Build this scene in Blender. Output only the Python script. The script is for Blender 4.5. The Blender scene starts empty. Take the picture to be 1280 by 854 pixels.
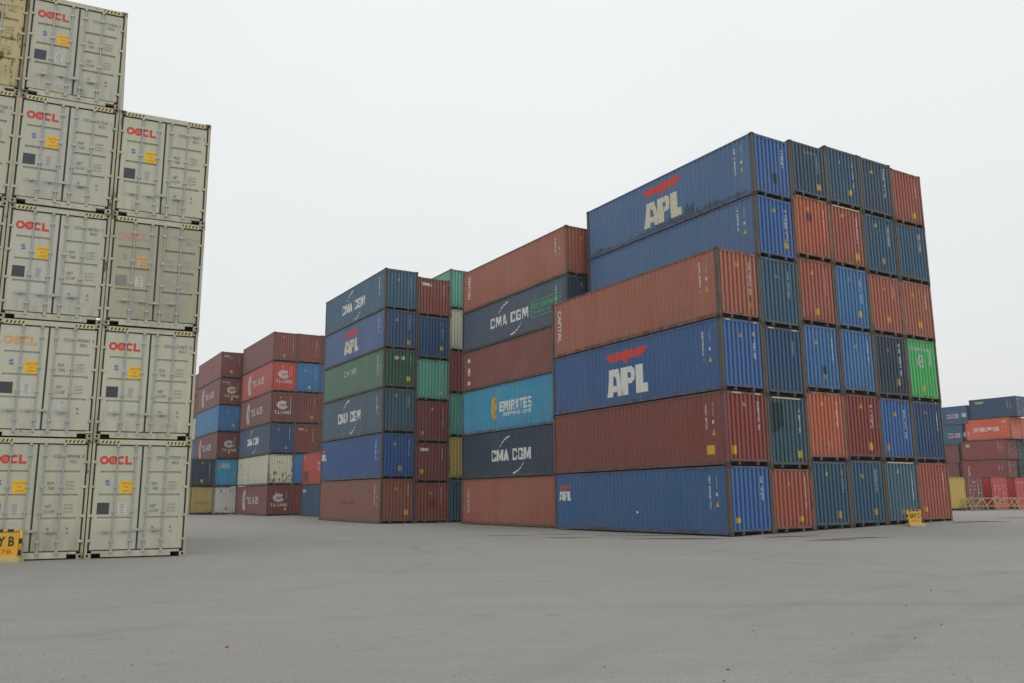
import bpy, bmesh, math, random
from mathutils import Vector, Matrix
R = math.radians
rnd = random.Random(7)
scene = bpy.context.scene
col = scene.collection

# ------------------------------------------------------------------ camera
cam_d = bpy.data.cameras.new("camera")
cam = bpy.data.objects.new("camera", cam_d); col.objects.link(cam)
cam_d.sensor_width = 36.0
cam_d.lens = 36.0 * 1065.3 / 1280.0
cam_d.clip_start = 0.1; cam_d.clip_end = 6000
cam.location = (0, 0, 1.5608)
cam.rotation_euler = (Matrix.Rotation(math.pi/2 + 0.1813, 4, 'X') @ Matrix.Rotation(-0.0054, 4, 'Z')).to_euler()
scene.camera = cam
# ------------------------------------------------------------------ world: overcast
world = bpy.data.worlds.new("World"); scene.world = world; world.use_nodes = True
nt = world.node_tree; nt.nodes.clear()
wo = nt.nodes.new('ShaderNodeOutputWorld'); bg = nt.nodes.new('ShaderNodeBackground')
sky = nt.nodes.new('ShaderNodeTexSky'); sky.sky_type = 'NISHITA'; sky.sun_disc = False
SUN_EL, SUN_AZ = R(50), R(34)      # azimuth measured from +Y towards +X
sky.sun_elevation = SUN_EL; sky.sun_rotation = SUN_AZ
sky.dust_density = 6; sky.air_density = 1.5
tc = nt.nodes.new('ShaderNodeTexCoord'); sep = nt.nodes.new('ShaderNodeSeparateXYZ')
nt.links.new(tc.outputs['Generated'], sep.inputs[0])
ramp = nt.nodes.new('ShaderNodeValToRGB')
nt.links.new(sep.outputs['Z'], ramp.inputs[0])
cr = ramp.color_ramp
cr.elements[0].position = 0.0; cr.elements[0].color = (.785, .795, .80, 1)
cr.elements[1].position = 1.0; cr.elements[1].color = (1.12, 1.12, 1.12, 1)
e = cr.elements.new(0.30); e.color = (.825, .845, .848, 1)
e = cr.elements.new(0.55); e.color = (.87, .89, .893, 1)
nz = nt.nodes.new('ShaderNodeTexNoise'); nz.inputs['Scale'].default_value = 1.6; nz.inputs['Detail'].default_value = 3
nt.links.new(tc.outputs['Generated'], nz.inputs['Vector'])
mr = nt.nodes.new('ShaderNodeMapRange'); mr.inputs['From Min'].default_value = .3; mr.inputs['From Max'].default_value = .7
mr.inputs['To Min'].default_value = 10.1; mr.inputs['To Max'].default_value = 10.7
nt.links.new(nz.outputs['Fac'], mr.inputs['Value'])
vm = nt.nodes.new('ShaderNodeVectorMath'); vm.operation = 'SCALE'
nt.links.new(ramp.outputs['Color'], vm.inputs[0]); nt.links.new(mr.outputs[0], vm.inputs['Scale'])
mx = nt.nodes.new('ShaderNodeMix'); mx.data_type = 'RGBA'; mx.inputs['Factor'].default_value = 0.96
nt.links.new(sky.outputs['Color'], mx.inputs['A']); nt.links.new(vm.outputs[0], mx.inputs['B'])
nt.links.new(mx.outputs['Result'], bg.inputs['Color']); bg.inputs['Strength'].default_value = 0.10
nt.links.new(bg.outputs[0], wo.inputs['Surface'])
# ------------------------------------------------------------------ sun (behind thick cloud)
sd = bpy.data.lights.new("sun", 'SUN'); sd.energy = 0.55; sd.angle = R(30); sd.color = (1, .97, .93)
sun = bpy.data.objects.new("sun", sd); col.objects.link(sun)
dv = Vector((math.sin(SUN_AZ)*math.cos(SUN_EL), -abs(math.cos(SUN_AZ))*math.cos(SUN_EL), math.sin(SUN_EL)))
sun.rotation_euler = dv.to_track_quat('Z', 'Y').to_euler()
sky.sun_rotation = math.atan2(dv.x, dv.y)
sun.location = (0, 0, 60)
vs = scene.view_settings
vs.view_transform = 'Standard'; vs.look = 'None'; vs.exposure = 0.0; vs.gamma = 1; vs.use_curve_mapping = False
scene.render.engine = 'CYCLES'

# ------------------------------------------------------------------ helpers
def link(name, me, mats=(), parent=None, loc=(0, 0, 0), rot=(0, 0, 0)):
    o = bpy.data.objects.new(name, me); col.objects.link(o)
    if me and mats:
        while len(me.materials) < len(mats): me.materials.append(None)
        for i, m in enumerate(mats):
            o.material_slots[i].link = 'OBJECT'; o.material_slots[i].material = m
    o.parent = parent; o.location = loc; o.rotation_euler = rot
    return o
def tag(o, label=None, cat=None, group=None, kind=None):
    if label: o['label'] = label
    if cat: o['category'] = cat
    if group: o['group'] = group
    if kind: o['kind'] = kind
    return o
def fin(bm, name, smooth=False, recalc=True):
    if recalc: bmesh.ops.recalc_face_normals(bm, faces=bm.faces)
    me = bpy.data.meshes.new(name); bm.to_mesh(me); bm.free()
    if smooth:
        for p in me.polygons: p.use_smooth = True
    return me
def box(bm, x0, x1, y0, y1, z0, z1, mi=0):
    v = [bm.verts.new(p) for p in ((x0,y0,z0),(x1,y0,z0),(x1,y1,z0),(x0,y1,z0),(x0,y0,z1),(x1,y0,z1),(x1,y1,z1),(x0,y1,z1))]
    for f in ((0,3,2,1),(4,5,6,7),(0,1,5,4),(1,2,6,5),(2,3,7,6),(3,0,4,7)):
        fc = bm.faces.new([v[i] for i in f]); fc.material_index = mi
def tube(bm, a, b, r, n=8, mi=0):
    a = Vector(a); b = Vector(b); d = (b-a).normalized()
    s = d.orthogonal().normalized(); t = d.cross(s)
    A = [bm.verts.new(a+(s*math.cos(k*2*math.pi/n)+t*math.sin(k*2*math.pi/n))*r) for k in range(n)]
    B = [bm.verts.new(b+(s*math.cos(k*2*math.pi/n)+t*math.sin(k*2*math.pi/n))*r) for k in range(n)]
    for k in range(n):
        f = bm.faces.new((A[k], A[(k+1) % n], B[(k+1) % n], B[k])); f.material_index = mi
    bm.faces.new(A[::-1]).material_index = mi; bm.faces.new(B).material_index = mi

# ------------------------------------------------------------------ materials
def nodes(name, rough=.6):
    m = bpy.data.materials.new(name); m.use_nodes = True
    t = m.node_tree; b = t.nodes['Principled BSDF']; b.inputs['Roughness'].default_value = rough
    return m, t, b
def N(t, kind, **kw):
    n = t.nodes.new(kind)
    for k, v in kw.items():
        if k in n.inputs.keys(): n.inputs[k].default_value = v
        else: setattr(n, k, v)
    return n
def mixc(t, fac, a, b, mode='MIX'):
    n = t.nodes.new('ShaderNodeMix'); n.data_type = 'RGBA'; n.blend_type = mode
    for s, v in (('Factor', fac), ('A', a), ('B', b)):
        if isinstance(v, bpy.types.NodeSocket): t.links.new(v, n.inputs[s])
        elif s == 'Factor': n.inputs[s].default_value = v
        else: n.inputs[s].default_value = (*v[:3], 1)
    return n.outputs['Result']
def rng(t, v, a, b, c=0., d=1.):
    n = t.nodes.new('ShaderNodeMapRange'); n.clamp = True
    t.links.new(v, n.inputs['Value'])
    for k, x in (('From Min', a), ('From Max', b), ('To Min', c), ('To Max', d)): n.inputs[k].default_value = x
    return n.outputs[0]
def mul(t, a, b, op='MULTIPLY'):
    n = t.nodes.new('ShaderNodeMath'); n.operation = op
    for i, v in enumerate((a, b)):
        if isinstance(v, bpy.types.NodeSocket): t.links.new(v, n.inputs[i])
        else: n.inputs[i].default_value = v
    return n.outputs[0]
RUST = (.085, .045, .028)
_pc = {}
def paint(c, fade=.35, rust=.5, grime=.5, rough=.55):
    key = (tuple(c), fade, rust, grime, rough)
    if key in _pc: return _pc[key]
    m, t, b = nodes('painted_steel', rough)
    tcn = N(t, 'ShaderNodeTexCoord'); oi = N(t, 'ShaderNodeObjectInfo')
    off = N(t, 'ShaderNodeVectorMath', operation='SCALE'); off.inputs['Scale'].default_value = 37.
    cx = N(t, 'ShaderNodeCombineXYZ'); t.links.new(oi.outputs['Random'], cx.inputs[0]); t.links.new(oi.outputs['Random'], cx.inputs[1])
    t.links.new(cx.outputs[0], off.inputs[0])
    add = N(t, 'ShaderNodeVectorMath', operation='ADD'); t.links.new(tcn.outputs['Object'], add.inputs[0]); t.links.new(off.outputs[0], add.inputs[1])
    P = add.outputs[0]
    def noise(scale, vec=None, sc=(1, 1, 1), detail=4, r=.55):
        mp = N(t, 'ShaderNodeMapping'); mp.inputs['Scale'].default_value = sc; t.links.new(P, mp.inputs['Vector'])
        n = N(t, 'ShaderNodeTexNoise', Scale=scale, Detail=detail, Roughness=r); t.links.new(mp.outputs[0], n.inputs['Vector'])
        return n.outputs['Fac']
    lum = .3*c[0]+.5*c[1]+.2*c[2]
    chalk = tuple(min(1, x*.74 + lum*.34 + .022) for x in c)
    big = noise(.55, detail=3)
    base = mixc(t, rng(t, big, .3, .72, 0, fade*1.5), c, chalk)
    # object to object shade variation
    base = mixc(t, rng(t, oi.outputs['Random'], 0, 1, 0, .16), base, tuple(x*.62 for x in c))
    # separately pressed wall sheets differ slightly in tone
    spx = N(t, 'ShaderNodeSeparateXYZ'); t.links.new(P, spx.inputs[0])
    fl = mul(t, mul(t, spx.outputs['Y'], 1/1.1), 0., 'FLOOR'); wn = N(t, 'ShaderNodeTexWhiteNoise', noise_dimensions='1D'); t.links.new(fl, wn.inputs['W'])
    base = mixc(t, rng(t, wn.outputs['Value'], 0, 1, 0, .20), base, tuple(x*.66 for x in c))
    scr = noise(1.1, sc=(.6, .5, 9), detail=5, r=.7)
    base = mixc(t, rng(t, scr, .64, .70, 0, .35), base, tuple(min(1, x*.7+.13) for x in c))
    # vertical run-off streaks
    st = noise(1.6, sc=(5, 5, .22), detail=5, r=.6)
    base = mixc(t, rng(t, st, .52, .74, 0, grime*.55), base, tuple(x*.42+.022 for x in c))
    # fine scuffs (paler)
    sc_ = noise(9, sc=(1, 1, .6), detail=6, r=.7)
    base = mixc(t, rng(t, sc_, .60, .72, 0, .30), base, tuple(min(1, x*.8+.10) for x in c))
    # grime splash towards the bottom rail
    sz = N(t, 'ShaderNodeSeparateXYZ'); t.links.new(tcn.outputs['Object'], sz.inputs[0])
    low = rng(t, sz.outputs['Z'], .18, .95, 1, 0)
    gn = rng(t, noise(2.2, sc=(2.2, 2.2, .5), detail=5), .42, .66)
    base = mixc(t, mul(t, mul(t, low, gn), grime*.75), base, (.085, .075, .065))
    # rust blooms, running down a little
    rn = noise(3.4, sc=(1, 1, .45), detail=8, r=.66)
    thr = .80 - .17*rust
    edge = mul(t, rng(t, sz.outputs['Z'], 2.45, 2.8, 0, .03), rng(t, sz.outputs['Z'], .1, .7, .035, 0), 'ADD')
    rr = mul(t, rn, edge, 'ADD')
    rf = rng(t, rr, thr, thr+.05, 0, .85)
    rc = mixc(t, noise(14), RUST, (.15, .075, .04))
    base = mixc(t, rf, base, rc)
    t.links.new(base, b.inputs['Base Color'])
    rgh = rng(t, rr, thr-.1, thr+.05, rough, .9); t.links.new(rgh, b.inputs['Roughness'])
    bp = N(t, 'ShaderNodeBump', Strength=.45, Distance=.03)
    t.links.new(noise(2.3, sc=(1, 1, .5), detail=5), bp.inputs['Height']); t.links.new(bp.outputs[0], b.inputs['Normal'])
    _pc[key] = m
    return m
_sc = {}
def solid(c, rough=.6, metal=0., wear=.35, name='plain'):
    key = (tuple(c), rough, metal, wear)
    if key in _sc: return _sc[key]
    m, t, b = nodes(name, rough)
    tcn = N(t, 'ShaderNodeTexCoord'); n = N(t, 'ShaderNodeTexNoise', Scale=11., Detail=6., Roughness=.65); t.links.new(tcn.outputs['Object'], n.inputs['Vector'])
    f = rng(t, n.outputs['Fac'], .45, .70, 0, wear)
    t.links.new(mixc(t, f, c, tuple(x*.45+.03 for x in c)), b.inputs['Base Color'])
    b.inputs['Metallic'].default_value = metal
    _sc[key] = m; return m

TERRA = (.375, .118, .068); BRICK = (.35, .092, .054); ORANGE = (.45, .115, .055); MAROON = (.19, .052, .042); MARO2 = (.235, .068, .054)
DKRED = (.24, .045, .036); RED = (.50, .06, .045); BLUE = (.040, .130, .345); BLUE2 = (.048, .17, .385); AZURE = (.03, .18, .42)
NAVY = (.026, .050, .085); DKBLUE = (.026, .075, .17); STEEL = (.032, .098, .168); SLATE = (.042, .085, .135); SLATE2 = (.065, .145, .20)
TEALD = (.035, .095, .125); TEAL = (.10, .36, .27); GREEN = (.055, .43, .115); DGREEN = (.085, .19, .125); CYAN = (.035, .30, .50)
CREAM = (.55, .55, .42); OOC = (.515, .51, .405); YELLOW = (.50, .38, .10); OCHRE = (.42, .31, .10); OFFW = (.56, .56, .52)
VIOLET = (.085, .155, .32); GREYB = (.12, .155, .20)
M_CAST = paint((.06, .048, .04), .5, 1.3, .8, .8)
M_POST = paint((.13, .115, .10), .4, 1.2, .8, .75)
M_DARK = solid((.018, .017, .016), .9)
M_RUB = solid((.030, .030, .030), .8)
M_STEN = solid((.68, .68, .66), .6, wear=.35)
M_WHITE = solid((.72, .72, .69), .6, wear=.5)
M_WHIT2 = solid((.50, .50, .46), .6, wear=.7)
M_CREAML = solid((.66, .62, .47), .6, wear=.7)
M_REDL = solid((.60, .05, .035), .6, wear=.4)
M_YEL = solid((.62, .40, .03), .5, wear=.5)
M_YE2 = solid((.42, .28, .08), .6, wear=.7)
M_GALV = solid((.40, .41, .41), .45, .35)
M_UND = paint((.05, .045, .04), .3, 1.4, .5, .9)

# ------------------------------------------------------------------ the container kit (local: x across, y along, z up; origin bottom centre)
W, H0 = 2.438, 2.896
HW = W/2
def profile(half, pitch, depth, kx):
    """breakpoints (s, depth) of a trapezoid corrugation between -half and half"""
    n = int(2*half/pitch); p = 2*half/n; out = [(-half, depth)]
    for i in range(n):
        s = -half + i*p
        out += [(s+p*.14, depth), (s+p*(.14+kx), 0.), (s+p*(.86-kx), 0.), (s+p*.86, depth)]
    out.append((half, depth)); return out
PROF = {'side40': profile(6.096-.17, .278, .036, .22), 'side20': profile(3.029-.17, .278, .036, .22), 'end': profile(HW-.125, .236, .078, .12)}
def pdepth(pr, s):
    for (a, da), (b, db) in zip(pr, pr[1:]):
        if a <= s <= b: return da + (db-da)*(s-a)/max(b-a, 1e-9)
    return pr[0][1]
def panel_mesh(pr, z0, z1, x_face, name, axis):
    bm = bmesh.new(); rows = []
    for (s, d) in pr:
        if axis == 'side': rows.append([bm.verts.new((-x_face+.012+d, -s, z)) for z in (z0, z1)])
        else: rows.append([bm.verts.new((s, -x_face+.012+d, z)) for z in (z0, z1)])
    for a, b in zip(rows, rows[1:]): bm.faces.new((a[0], b[0], b[1], a[1]))
    return fin(bm, name, recalc=False)
ZP0, ZP1 = .19, H0-.10
EZ0, EZ1 = .255, H0-.135
KIT = {}
def kit(L):
    if L in KIT: return KIT[L]
    HL = L/2; k = {}
    k['side'] = panel_mesh(PROF['side40' if L > 7 else 'side20'], ZP0-.01, ZP1+.01, HW, 'side_panel', 'side')
    k['end'] = panel_mesh(PROF['end'], EZ0-.01, EZ1+.01, HL, 'end_panel', 'end')
    bm = bmesh.new(); n = int(L/.5); rows = []          # roof: shallow cross corrugation
    for i in range(n*2+1):
        y = -HL+.12 + i*(L-.24)/(n*2); z = H0-.03 - (.018 if i % 2 else 0)
        rows.append([bm.verts.new((x, y, z)) for x in (-HW+.05, HW-.05)])
    for a, b in zip(rows, rows[1:]): bm.faces.new((a[0], a[1], b[1], b[0]))
    k['roof'] = fin(bm, 'roof_panel', recalc=False)
    bm = bmesh.new(); box(bm, -HW+.006, -HW+.075, -HL+.17, HL-.17, .035, .19); k['brail'] = fin(bm, 'bottom_rail')
    bm = bmesh.new(); box(bm, -HW+.006, -HW+.07, -HL+.17, HL-.17, H0-.10, H0-.022); k['trail'] = fin(bm, 'top_rail')
    bm = bmesh.new(); box(bm, -HW+.17, HW-.17, -HL+.006, -HL+.10, H0-.135, H0-.025); k['header'] = fin(bm, 'header')
    bm = bmesh.new()                                             # sill over the gooseneck tunnel, one comb-shaped piece
    pts = [(-HW+.17, .255), (HW-.17, .255), (HW-.17, .155), (.57, .155), (.57, .02), (.47, .02), (.47, .155), (-.47, .155), (-.47, .02), (-.57, .02), (-.57, .155), (-HW+.17, .155)]
    fa = [bm.verts.new((x, -HL+.008, z)) for x, z in pts]; fb = [bm.verts.new((x, -HL+.13, z)) for x, z in pts]
    bm.faces.new(fa); bm.faces.new(fb[::-1])
    for i in range(len(pts)): bm.faces.new((fa[i], fb[i], fb[(i+1) % len(pts)], fa[(i+1) % len(pts)]))
    k['sill'] = fin(bm, 'sill')
    for nm, wp in (('post', .125), ('dpost', .066)):
        bm = bmesh.new(); box(bm, -HW+.004, -HW+wp, -HL+.004, -HL+.165, .117, H0-.117); k[nm+'L'] = fin(bm, 'corner_post')
        bm = bmesh.new(); box(bm, HW-wp, HW-.004, -HL+.004, -HL+.165, .117, H0-.117); k[nm+'R'] = fin(bm, 'corner_post')
    bm = bmesh.new(); box(bm, -HW+.08, HW-.08, -HL+.36, HL-.2, .05, .17); k['under'] = fin(bm, 'underframe')
    bm = bmesh.new(); box(bm, -HW+.17, HW-.17, HL-.12, HL-.03, .03, H0-.03); k['backdoor'] = fin(bm, 'door')
    bm = bmesh.new(); tube(bm, (0, HL-.012, .2), (0, HL-.012, H0-.2), .017, 6); k['backrod'] = fin(bm, 'locking_rod')
    KIT[L] = k; return k
# corner casting with oval holes, built for the -x,-y,bottom corner; mirrored copies for the others
def casting_mesh(sx, sy, sz, name='corner_casting'):
    bm = bmesh.new(); dx, dy, dz = .162, .178, .118
    def face(o, a, b, inn, la, lb, ra, rb):
        n = 16; outer = []; inner = []; deep = []
        for i in range(n):
            th = 2*math.pi*i/n; c, s = math.cos(th), math.sin(th); mm = max(abs(c), abs(s))
            outer.append(bm.verts.new(o+a*(la/2+la/2*c/mm)+b*(lb/2+lb/2*s/mm)))
            inner.append(bm.verts.new(o+a*(la/2+ra*c)+b*(lb/2+rb*s)))
            deep.append(bm.verts.new(o+a*(la/2+ra*c)+b*(lb/2+rb*s)+inn*.04))
        for i in range(n):
            j = (i+1) % n
            bm.faces.new((outer[i], outer[j], inner[j], inner[i])); bm.faces.new((inner[i], inner[j], deep[j], deep[i]))
        bm.faces.new(deep).material_index = 1  # hole back coloured near black to stand in for the shade inside
        # square off corners
        for i in range(0):
            pass
    X, Y, Z = Vector((1, 0, 0)), Vector((0, 1, 0)), Vector((0, 0, 1)); O = Vector((0, 0, 0))
    face(O, X, Z, Y, dx, dz, .030, .036)
    face(O, Y, Z, X, dy, dz, .036, .030)
    face(O, X, Y, Z, dx, dy, .032, .045)
    v = [bm.verts.new(p) for p in ((dx, 0, 0), (dx, dy, 0), (0, dy, 0), (0, 0, dz), (dx, 0, dz), (dx, dy, dz), (0, dy, dz))]
    bm.faces.new((v[0], v[1], v[5], v[4])); bm.faces.new((v[1], v[2], v[6], v[5])); bm.faces.new((v[3], v[4], v[5], v[6]))
    # solid core just inside the perforated skins fills the clipped ring corners
    box(bm, .0025, dx-.001, .0025, dy-.001, .0025, dz-.001) if False else None
    for vv in bm.verts:
        if sx > 0: vv.co.x = -vv.co.x
        if sy > 0: vv.co.y = -vv.co.y
        if sz > 0: vv.co.z = -vv.co.z
    return fin(bm, name, recalc=True)
CAST = {(a, b, c): casting_mesh(a, b, c) for a in (-1, 1) for b in (-1, 1) for c in (-1, 1)}
_b = bmesh.new(); box(_b, -.081, .081, -.089, .089, 0, .118); PCAST = fin(_b, 'corner_casting')

# ------------------------------------------------------------------ lettering that follows the corrugation
_tm = {}
def text_raw(body, bold=0., shear=0.):
    key = (body, bold, shear)
    if key in _tm: return _tm[key]
    cu = bpy.data.curves.new('lettering', 'FONT'); cu.body = body; cu.size = 1; cu.offset = bold; cu.shear = shear
    cu.resolution_u = 3; cu.align_x = 'CENTER'
    o = bpy.data.objects.new('tmp', cu); col.objects.link(o)
    dg = bpy.context.evaluated_depsgraph_get(); dg.update()
    me = bpy.data.meshes.new_from_object(o.evaluated_get(dg))
    vs_ = [(v.co.x, v.co.y) for v in me.vertices]; fs = [tuple(p.vertices) for p in me.polygons]
    bpy.data.objects.remove(o); bpy.data.curves.remove(cu); bpy.data.meshes.remove(me)
    x0 = min(v[0] for v in vs_); x1 = max(v[0] for v in vs_); y0 = min(v[1] for v in vs_); y1 = max(v[1] for v in vs_)
    vs_ = [((x-x0)/(x1-x0)-.5, (y-y0)/(y1-y0)-.5) for x, y in vs_]     # unit box, centred
    _tm[key] = (vs_, fs); return _tm[key]
class Art:
    """flat artwork in (s, z) metres; s to the right seen from outside"""
    def __init__(self): self.v = []; self.f = []
    def poly(self, pts):
        n = len(self.v); self.v += pts; self.f.append(tuple(range(n, n+len(pts)))); return self
    def rect(self, s, z, w, h): return self.poly([(s-w/2, z-h/2), (s+w/2, z-h/2), (s+w/2, z+h/2), (s-w/2, z+h/2)])
    def text(self, body, s, z, w, h, bold=0., shear=0., rot=0):
        vs_, fs = text_raw(body, bold, shear); n = len(self.v); c, q = math.cos(rot), math.sin(rot)
        for x, y in vs_:
            x *= w; y *= h; self.v.append((s+x*c-y*q, z+x*q+y*c))
        self.f += [tuple(i+n for i in f) for f in fs]; return self
    def arc(self, s, z, r1, a0, a1, w0, w1, n=14, sq=1.):
        A = []; B = []
        for i in range(n+1):
            k = i/n; a = a0+(a1-a0)*k; w = w0+(w1-w0)*k
            A.append((s+(r1+w/2)*math.cos(a), z+sq*(r1+w/2)*math.sin(a))); B.append((s+(r1-w/2)*math.cos(a), z+sq*(r1-w/2)*math.sin(a)))
        for i in range(n): self.poly([A[i], A[i+1], B[i+1], B[i]])
        return self
    def disc(self, s, z, rx, rz, n=20): return self.poly([(s+rx*math.cos(2*math.pi*i/n), z+rz*math.sin(2*math.pi*i/n)) for i in range(n)])
    def column(self, s, z_top, z_bot, w, seed, step=.085, hh=.058, gaps=.16):
        r = random.Random(seed); z = z_top
        while z > z_bot:                                   # worn stencilled characters, one above the other
            if r.random() > gaps:
                k = r.random()
                if k < .4: self.rect(s, z, w, hh*.45); self.rect(s-w*.3, z-hh*.3, w*.35, hh)
                elif k < .75: self.rect(s, z, w*.85, hh)
                else: self.rect(s+w*.15, z, w*.45, hh)
            z -= step
        return self
def art_obj(art, name, mat, L, where, parent, lift=.004, pr=None):
    bm = bmesh.new(); vv = [bm.verts.new((s, 0, z)) for s, z in art.v]
    for f in art.f:
        try: bm.faces.new([vv[i] for i in f])
        except ValueError: pass
    bmesh.ops.remove_doubles(bm, verts=bm.verts[:], dist=1e-5)
    if where in ('side', 'end'):
        pr = PROF['end'] if where == 'end' else PROF['side40' if L > 7 else 'side20']
        s0 = min(v[0] for v in art.v); s1 = max(v[0] for v in art.v)
        for (s, d) in pr:
            if s0 < s < s1:
                bmesh.ops.bisect_plane(bm, geom=bm.verts[:]+bm.edges[:]+bm.faces[:], dist=1e-5, plane_co=(s, 0, 0), plane_no=(1, 0, 0))
        for v in bm.verts:
            s, z = v.co.x, v.co.z; d = pdepth(pr, s)
            v.co = Vector((-HW+.012+d-lift, -s, z)) if where == 'side' else Vector((s, -L/2+.012+d-lift, z))
    else:                                                  # flat door face at given depth
        for v in bm.verts: v.co = Vector((v.co.x, -L/2+where-lift, v.co.z))
    me = fin(bm, name, recalc=False)
    return link(name, me, (mat,), parent)

# stencil-heavy capitals built from strokes (each glyph in a unit box)
def _g(ch):
    T = .27
    V = lambda x: [(x, 0), (x+T, 0), (x+T, 1), (x, 1)]
    Hh_ = lambda z, a=0., b=1., t=.22: [(a, z), (b, z), (b, z+t), (a, z+t)]
    return {
     'C': [V(0), [(0+T, .80), (.80, .80), (1, .86), (.9, 1), (T, 1)], [(T, 0), (.9, 0), (1, .14), (.80, .20), (T, .20)], [(1-T, .62), (1, .62), (1, .86), (.8, .80), (1-T, .80)], [(1-T, .20), (.8, .20), (1, .14), (1, .38), (1-T, .38)]],
     'G': [V(0), [(T, .80), (.80, .80), (1, .86), (.9, 1), (T, 1)], [(T, 0), (1, 0), (1, .20), (T, .20)], [(1-T, .62), (1, .62), (1, .86), (.8, .80), (1-T, .80)], [(1-T, .20), (1, .20), (1, .52), (.52, .52), (.52, .36), (1-T, .36)]],
     'M': [[(0, 0), (.22, 0), (.22, 1), (0, 1)], [(.78, 0), (1, 0), (1, 1), (.78, 1)], [(.22, 1), (.22, .60), (.42, .10), (.5, .10), (.5, .45), (.34, 1)], [(.5, .45), (.5, .10), (.58, .10), (.78, .60), (.78, 1), (.66, 1)]],
     'A': [[(0, 0), (.28, 0), (.62, 1), (.32, 1)], [(.72, 0), (1, 0), (.68, 1), (.62, 1), (.5, .64)], [(.33, .18), (.66, .18), (.61, .36), (.39, .36)]],
     'E': [V(0), Hh_(0, T), Hh_(.39, T, .9), Hh_(.78, T)], 'I': [[(.3, 0), (.7, 0), (.7, 1), (.3, 1)]],
     'R': [V(0), Hh_(.78, T, .85), Hh_(.40, T, .85, .20), [(.72, .60), (1, .50), (1, .92), (.85, 1), (.72, .78)], [(.45, .40), (.72, 0), (1, 0), (.74, .42)]],
     'T': [Hh_(.78, 0), [(.365, 0), (.635, 0), (.635, .78), (.365, .78)]],
     'S': [Hh_(.79, .05), Hh_(0, 0, .95), Hh_(.39, .05, .95), [(0, .5), (T, .61), (T, .79), (.05, 1), (0, .9)], [(1-T, .22), (.95, 0), (1, .1), (1, .5), (1-T, .39)]],
     'H': [V(0), V(1-T), Hh_(.39, T, 1-T)], 'N': [V(0), V(1-T), [(T, 1), (T, .62), (1-T, 0), (1-T, .38)]],
     'O': [V(0), V(1-T), Hh_(0, T, 1-T), Hh_(.78, T, 1-T)], 'L': [V(0), Hh_(0, T)]}[ch]
def block_word(word, s, z, w, h):
    a = Art(); wid = {'I': .45, ' ': .45, 'M': 1.25}; gap = .16
    tot = sum(wid.get(c, .92)+gap for c in word)-gap; u = w/tot; x = s-w/2
    for c in word:
        cw = wid.get(c, .92)*u
        if c != ' ':
            for p in _g(c): a.poly([(x+px*cw, z-h/2+pz*h) for px, pz in p])
        x += cw+gap*u
    return a
def logo_apl(s, z, k=1., kx=1.):
    w = Art()
    A = lambda pts: w.poly([(s+x*k*kx, z+y*k) for x, y in pts])
    # A
    A([(-1.30, -.60), (-.93, -.60), (-.86, -.40), (-.72, -.40), (-.72, -.12), (-.86, -.12), (-.83, .35), (-.98, .62), (-1.12, .62)])
    A([(-.72, -.40), (-.56, -.40), (-.56, -.12), (-.72, -.12)])
    A([(-.98, .62), (-.83, .35), (-.66, .18), (-.60, -.12), (-.56, -.60), (-.20, -.60), (-.52, .62)])
    # P
    A([(-.34, -.60), (.12, -.60), (.12, -.12), (.04, .62), (-.34, .62)])
    A([(.12, -.12), (.36, -.12), (.52, 0), (.52, .12), (.12, .12)])
    A([(.30, .12), (.52, .12), (.56, .30), (.52, .50), (.36, .62), (.28, .36)])
    A([(.04, .62), (.08, .36), (.28, .36), (.36, .62)])
    # L
    A([(.62, -.60), (1.34, -.60), (1.34, -.22), (1.06, -.22), (1.06, .62), (.62, .62)])
    r = Art(); B = lambda pts: r.poly([(s+x*k*kx, z+y*k) for x, y in pts])
    # spread-winged bird
    B([(-1.38, 1.30), (-.30, 1.34), (-.22, .98), (-1.02, .94), (-1.20, 1.10)])
    B([(-.30, 1.34), (-.12, 1.30), (-.02, 1.42), (.12, 1.42), (.20, 1.30), (.34, 1.34), (.22, .98), (.10, .86), (-.02, .80), (-.14, .86), (-.22, .98)])
    B([(.34, 1.34), (1.42, 1.38), (1.20, 1.12), (1.02, .98), (.22, .98)])
    return w, r
def put_apl(c, L, s, z, k=1., mat=None, kx=1.):
    w, r = logo_apl(s, z, k, kx)
    art_obj(w, 'logo', mat or M_WHITE, L, 'side', c.side); art_obj(r, 'emblem', M_REDL, L, 'side', c.side)
def put_cma(c, L, s, z, k=1., arcs=True, mat=None):
    a = block_word('CMA CGM', s, z, 4.45*k, .70*k)
    art_obj(a, 'logo', mat or M_WHITE, L, 'side', c.side)
    b = Art()
    b.arc(s+.35*k, z-.15*k, 1.85*k, R(150), R(104), .03, .16*k, sq=.72)
    b.arc(s-.15*k, z+.15*k, 1.85*k, R(-30), R(-78), .03, .16*k, sq=.72)
    art_obj(b, 'emblem', mat or M_WHITE, L, 'side', c.side)
def put_ts(c, L, s, z, k, where, par, mat=None):
    a = Art()
    m = mat or M_WHIT2
    if where == 'side':
        a.arc(s-2.1*k, z, .50*k, R(60), R(310), .42*k, .42*k, sq=1.35)
        a.text('S', s-1.95*k, z, .5*k, .85*k, .05)
        w_ = block_word('LINES', s+1.45*k, z, 2.95*k, .60*k); n0 = len(a.v); a.v += w_.v; a.f += [tuple(i_+n0 for i_ in f_) for f_ in w_.f]
        w_ = block_word('TS', s-.75*k, z, 1.15*k, .60*k); n0 = len(a.v); a.v += w_.v; a.f += [tuple(i_+n0 for i_ in f_) for f_ in w_.f]
    else:
        a.arc(s-.03, z+.18*k, .36*k, R(35), R(345), .32*k, .32*k, sq=.72)
        a.text('TS', s+.05*k, z+.18*k, .46*k, .30*k, .03)
        a.text('T.S. LINES', s, z-.44*k, 1.5*k, .26*k, .04)
    art_obj(a, 'logo', m, L, where, par)

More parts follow.
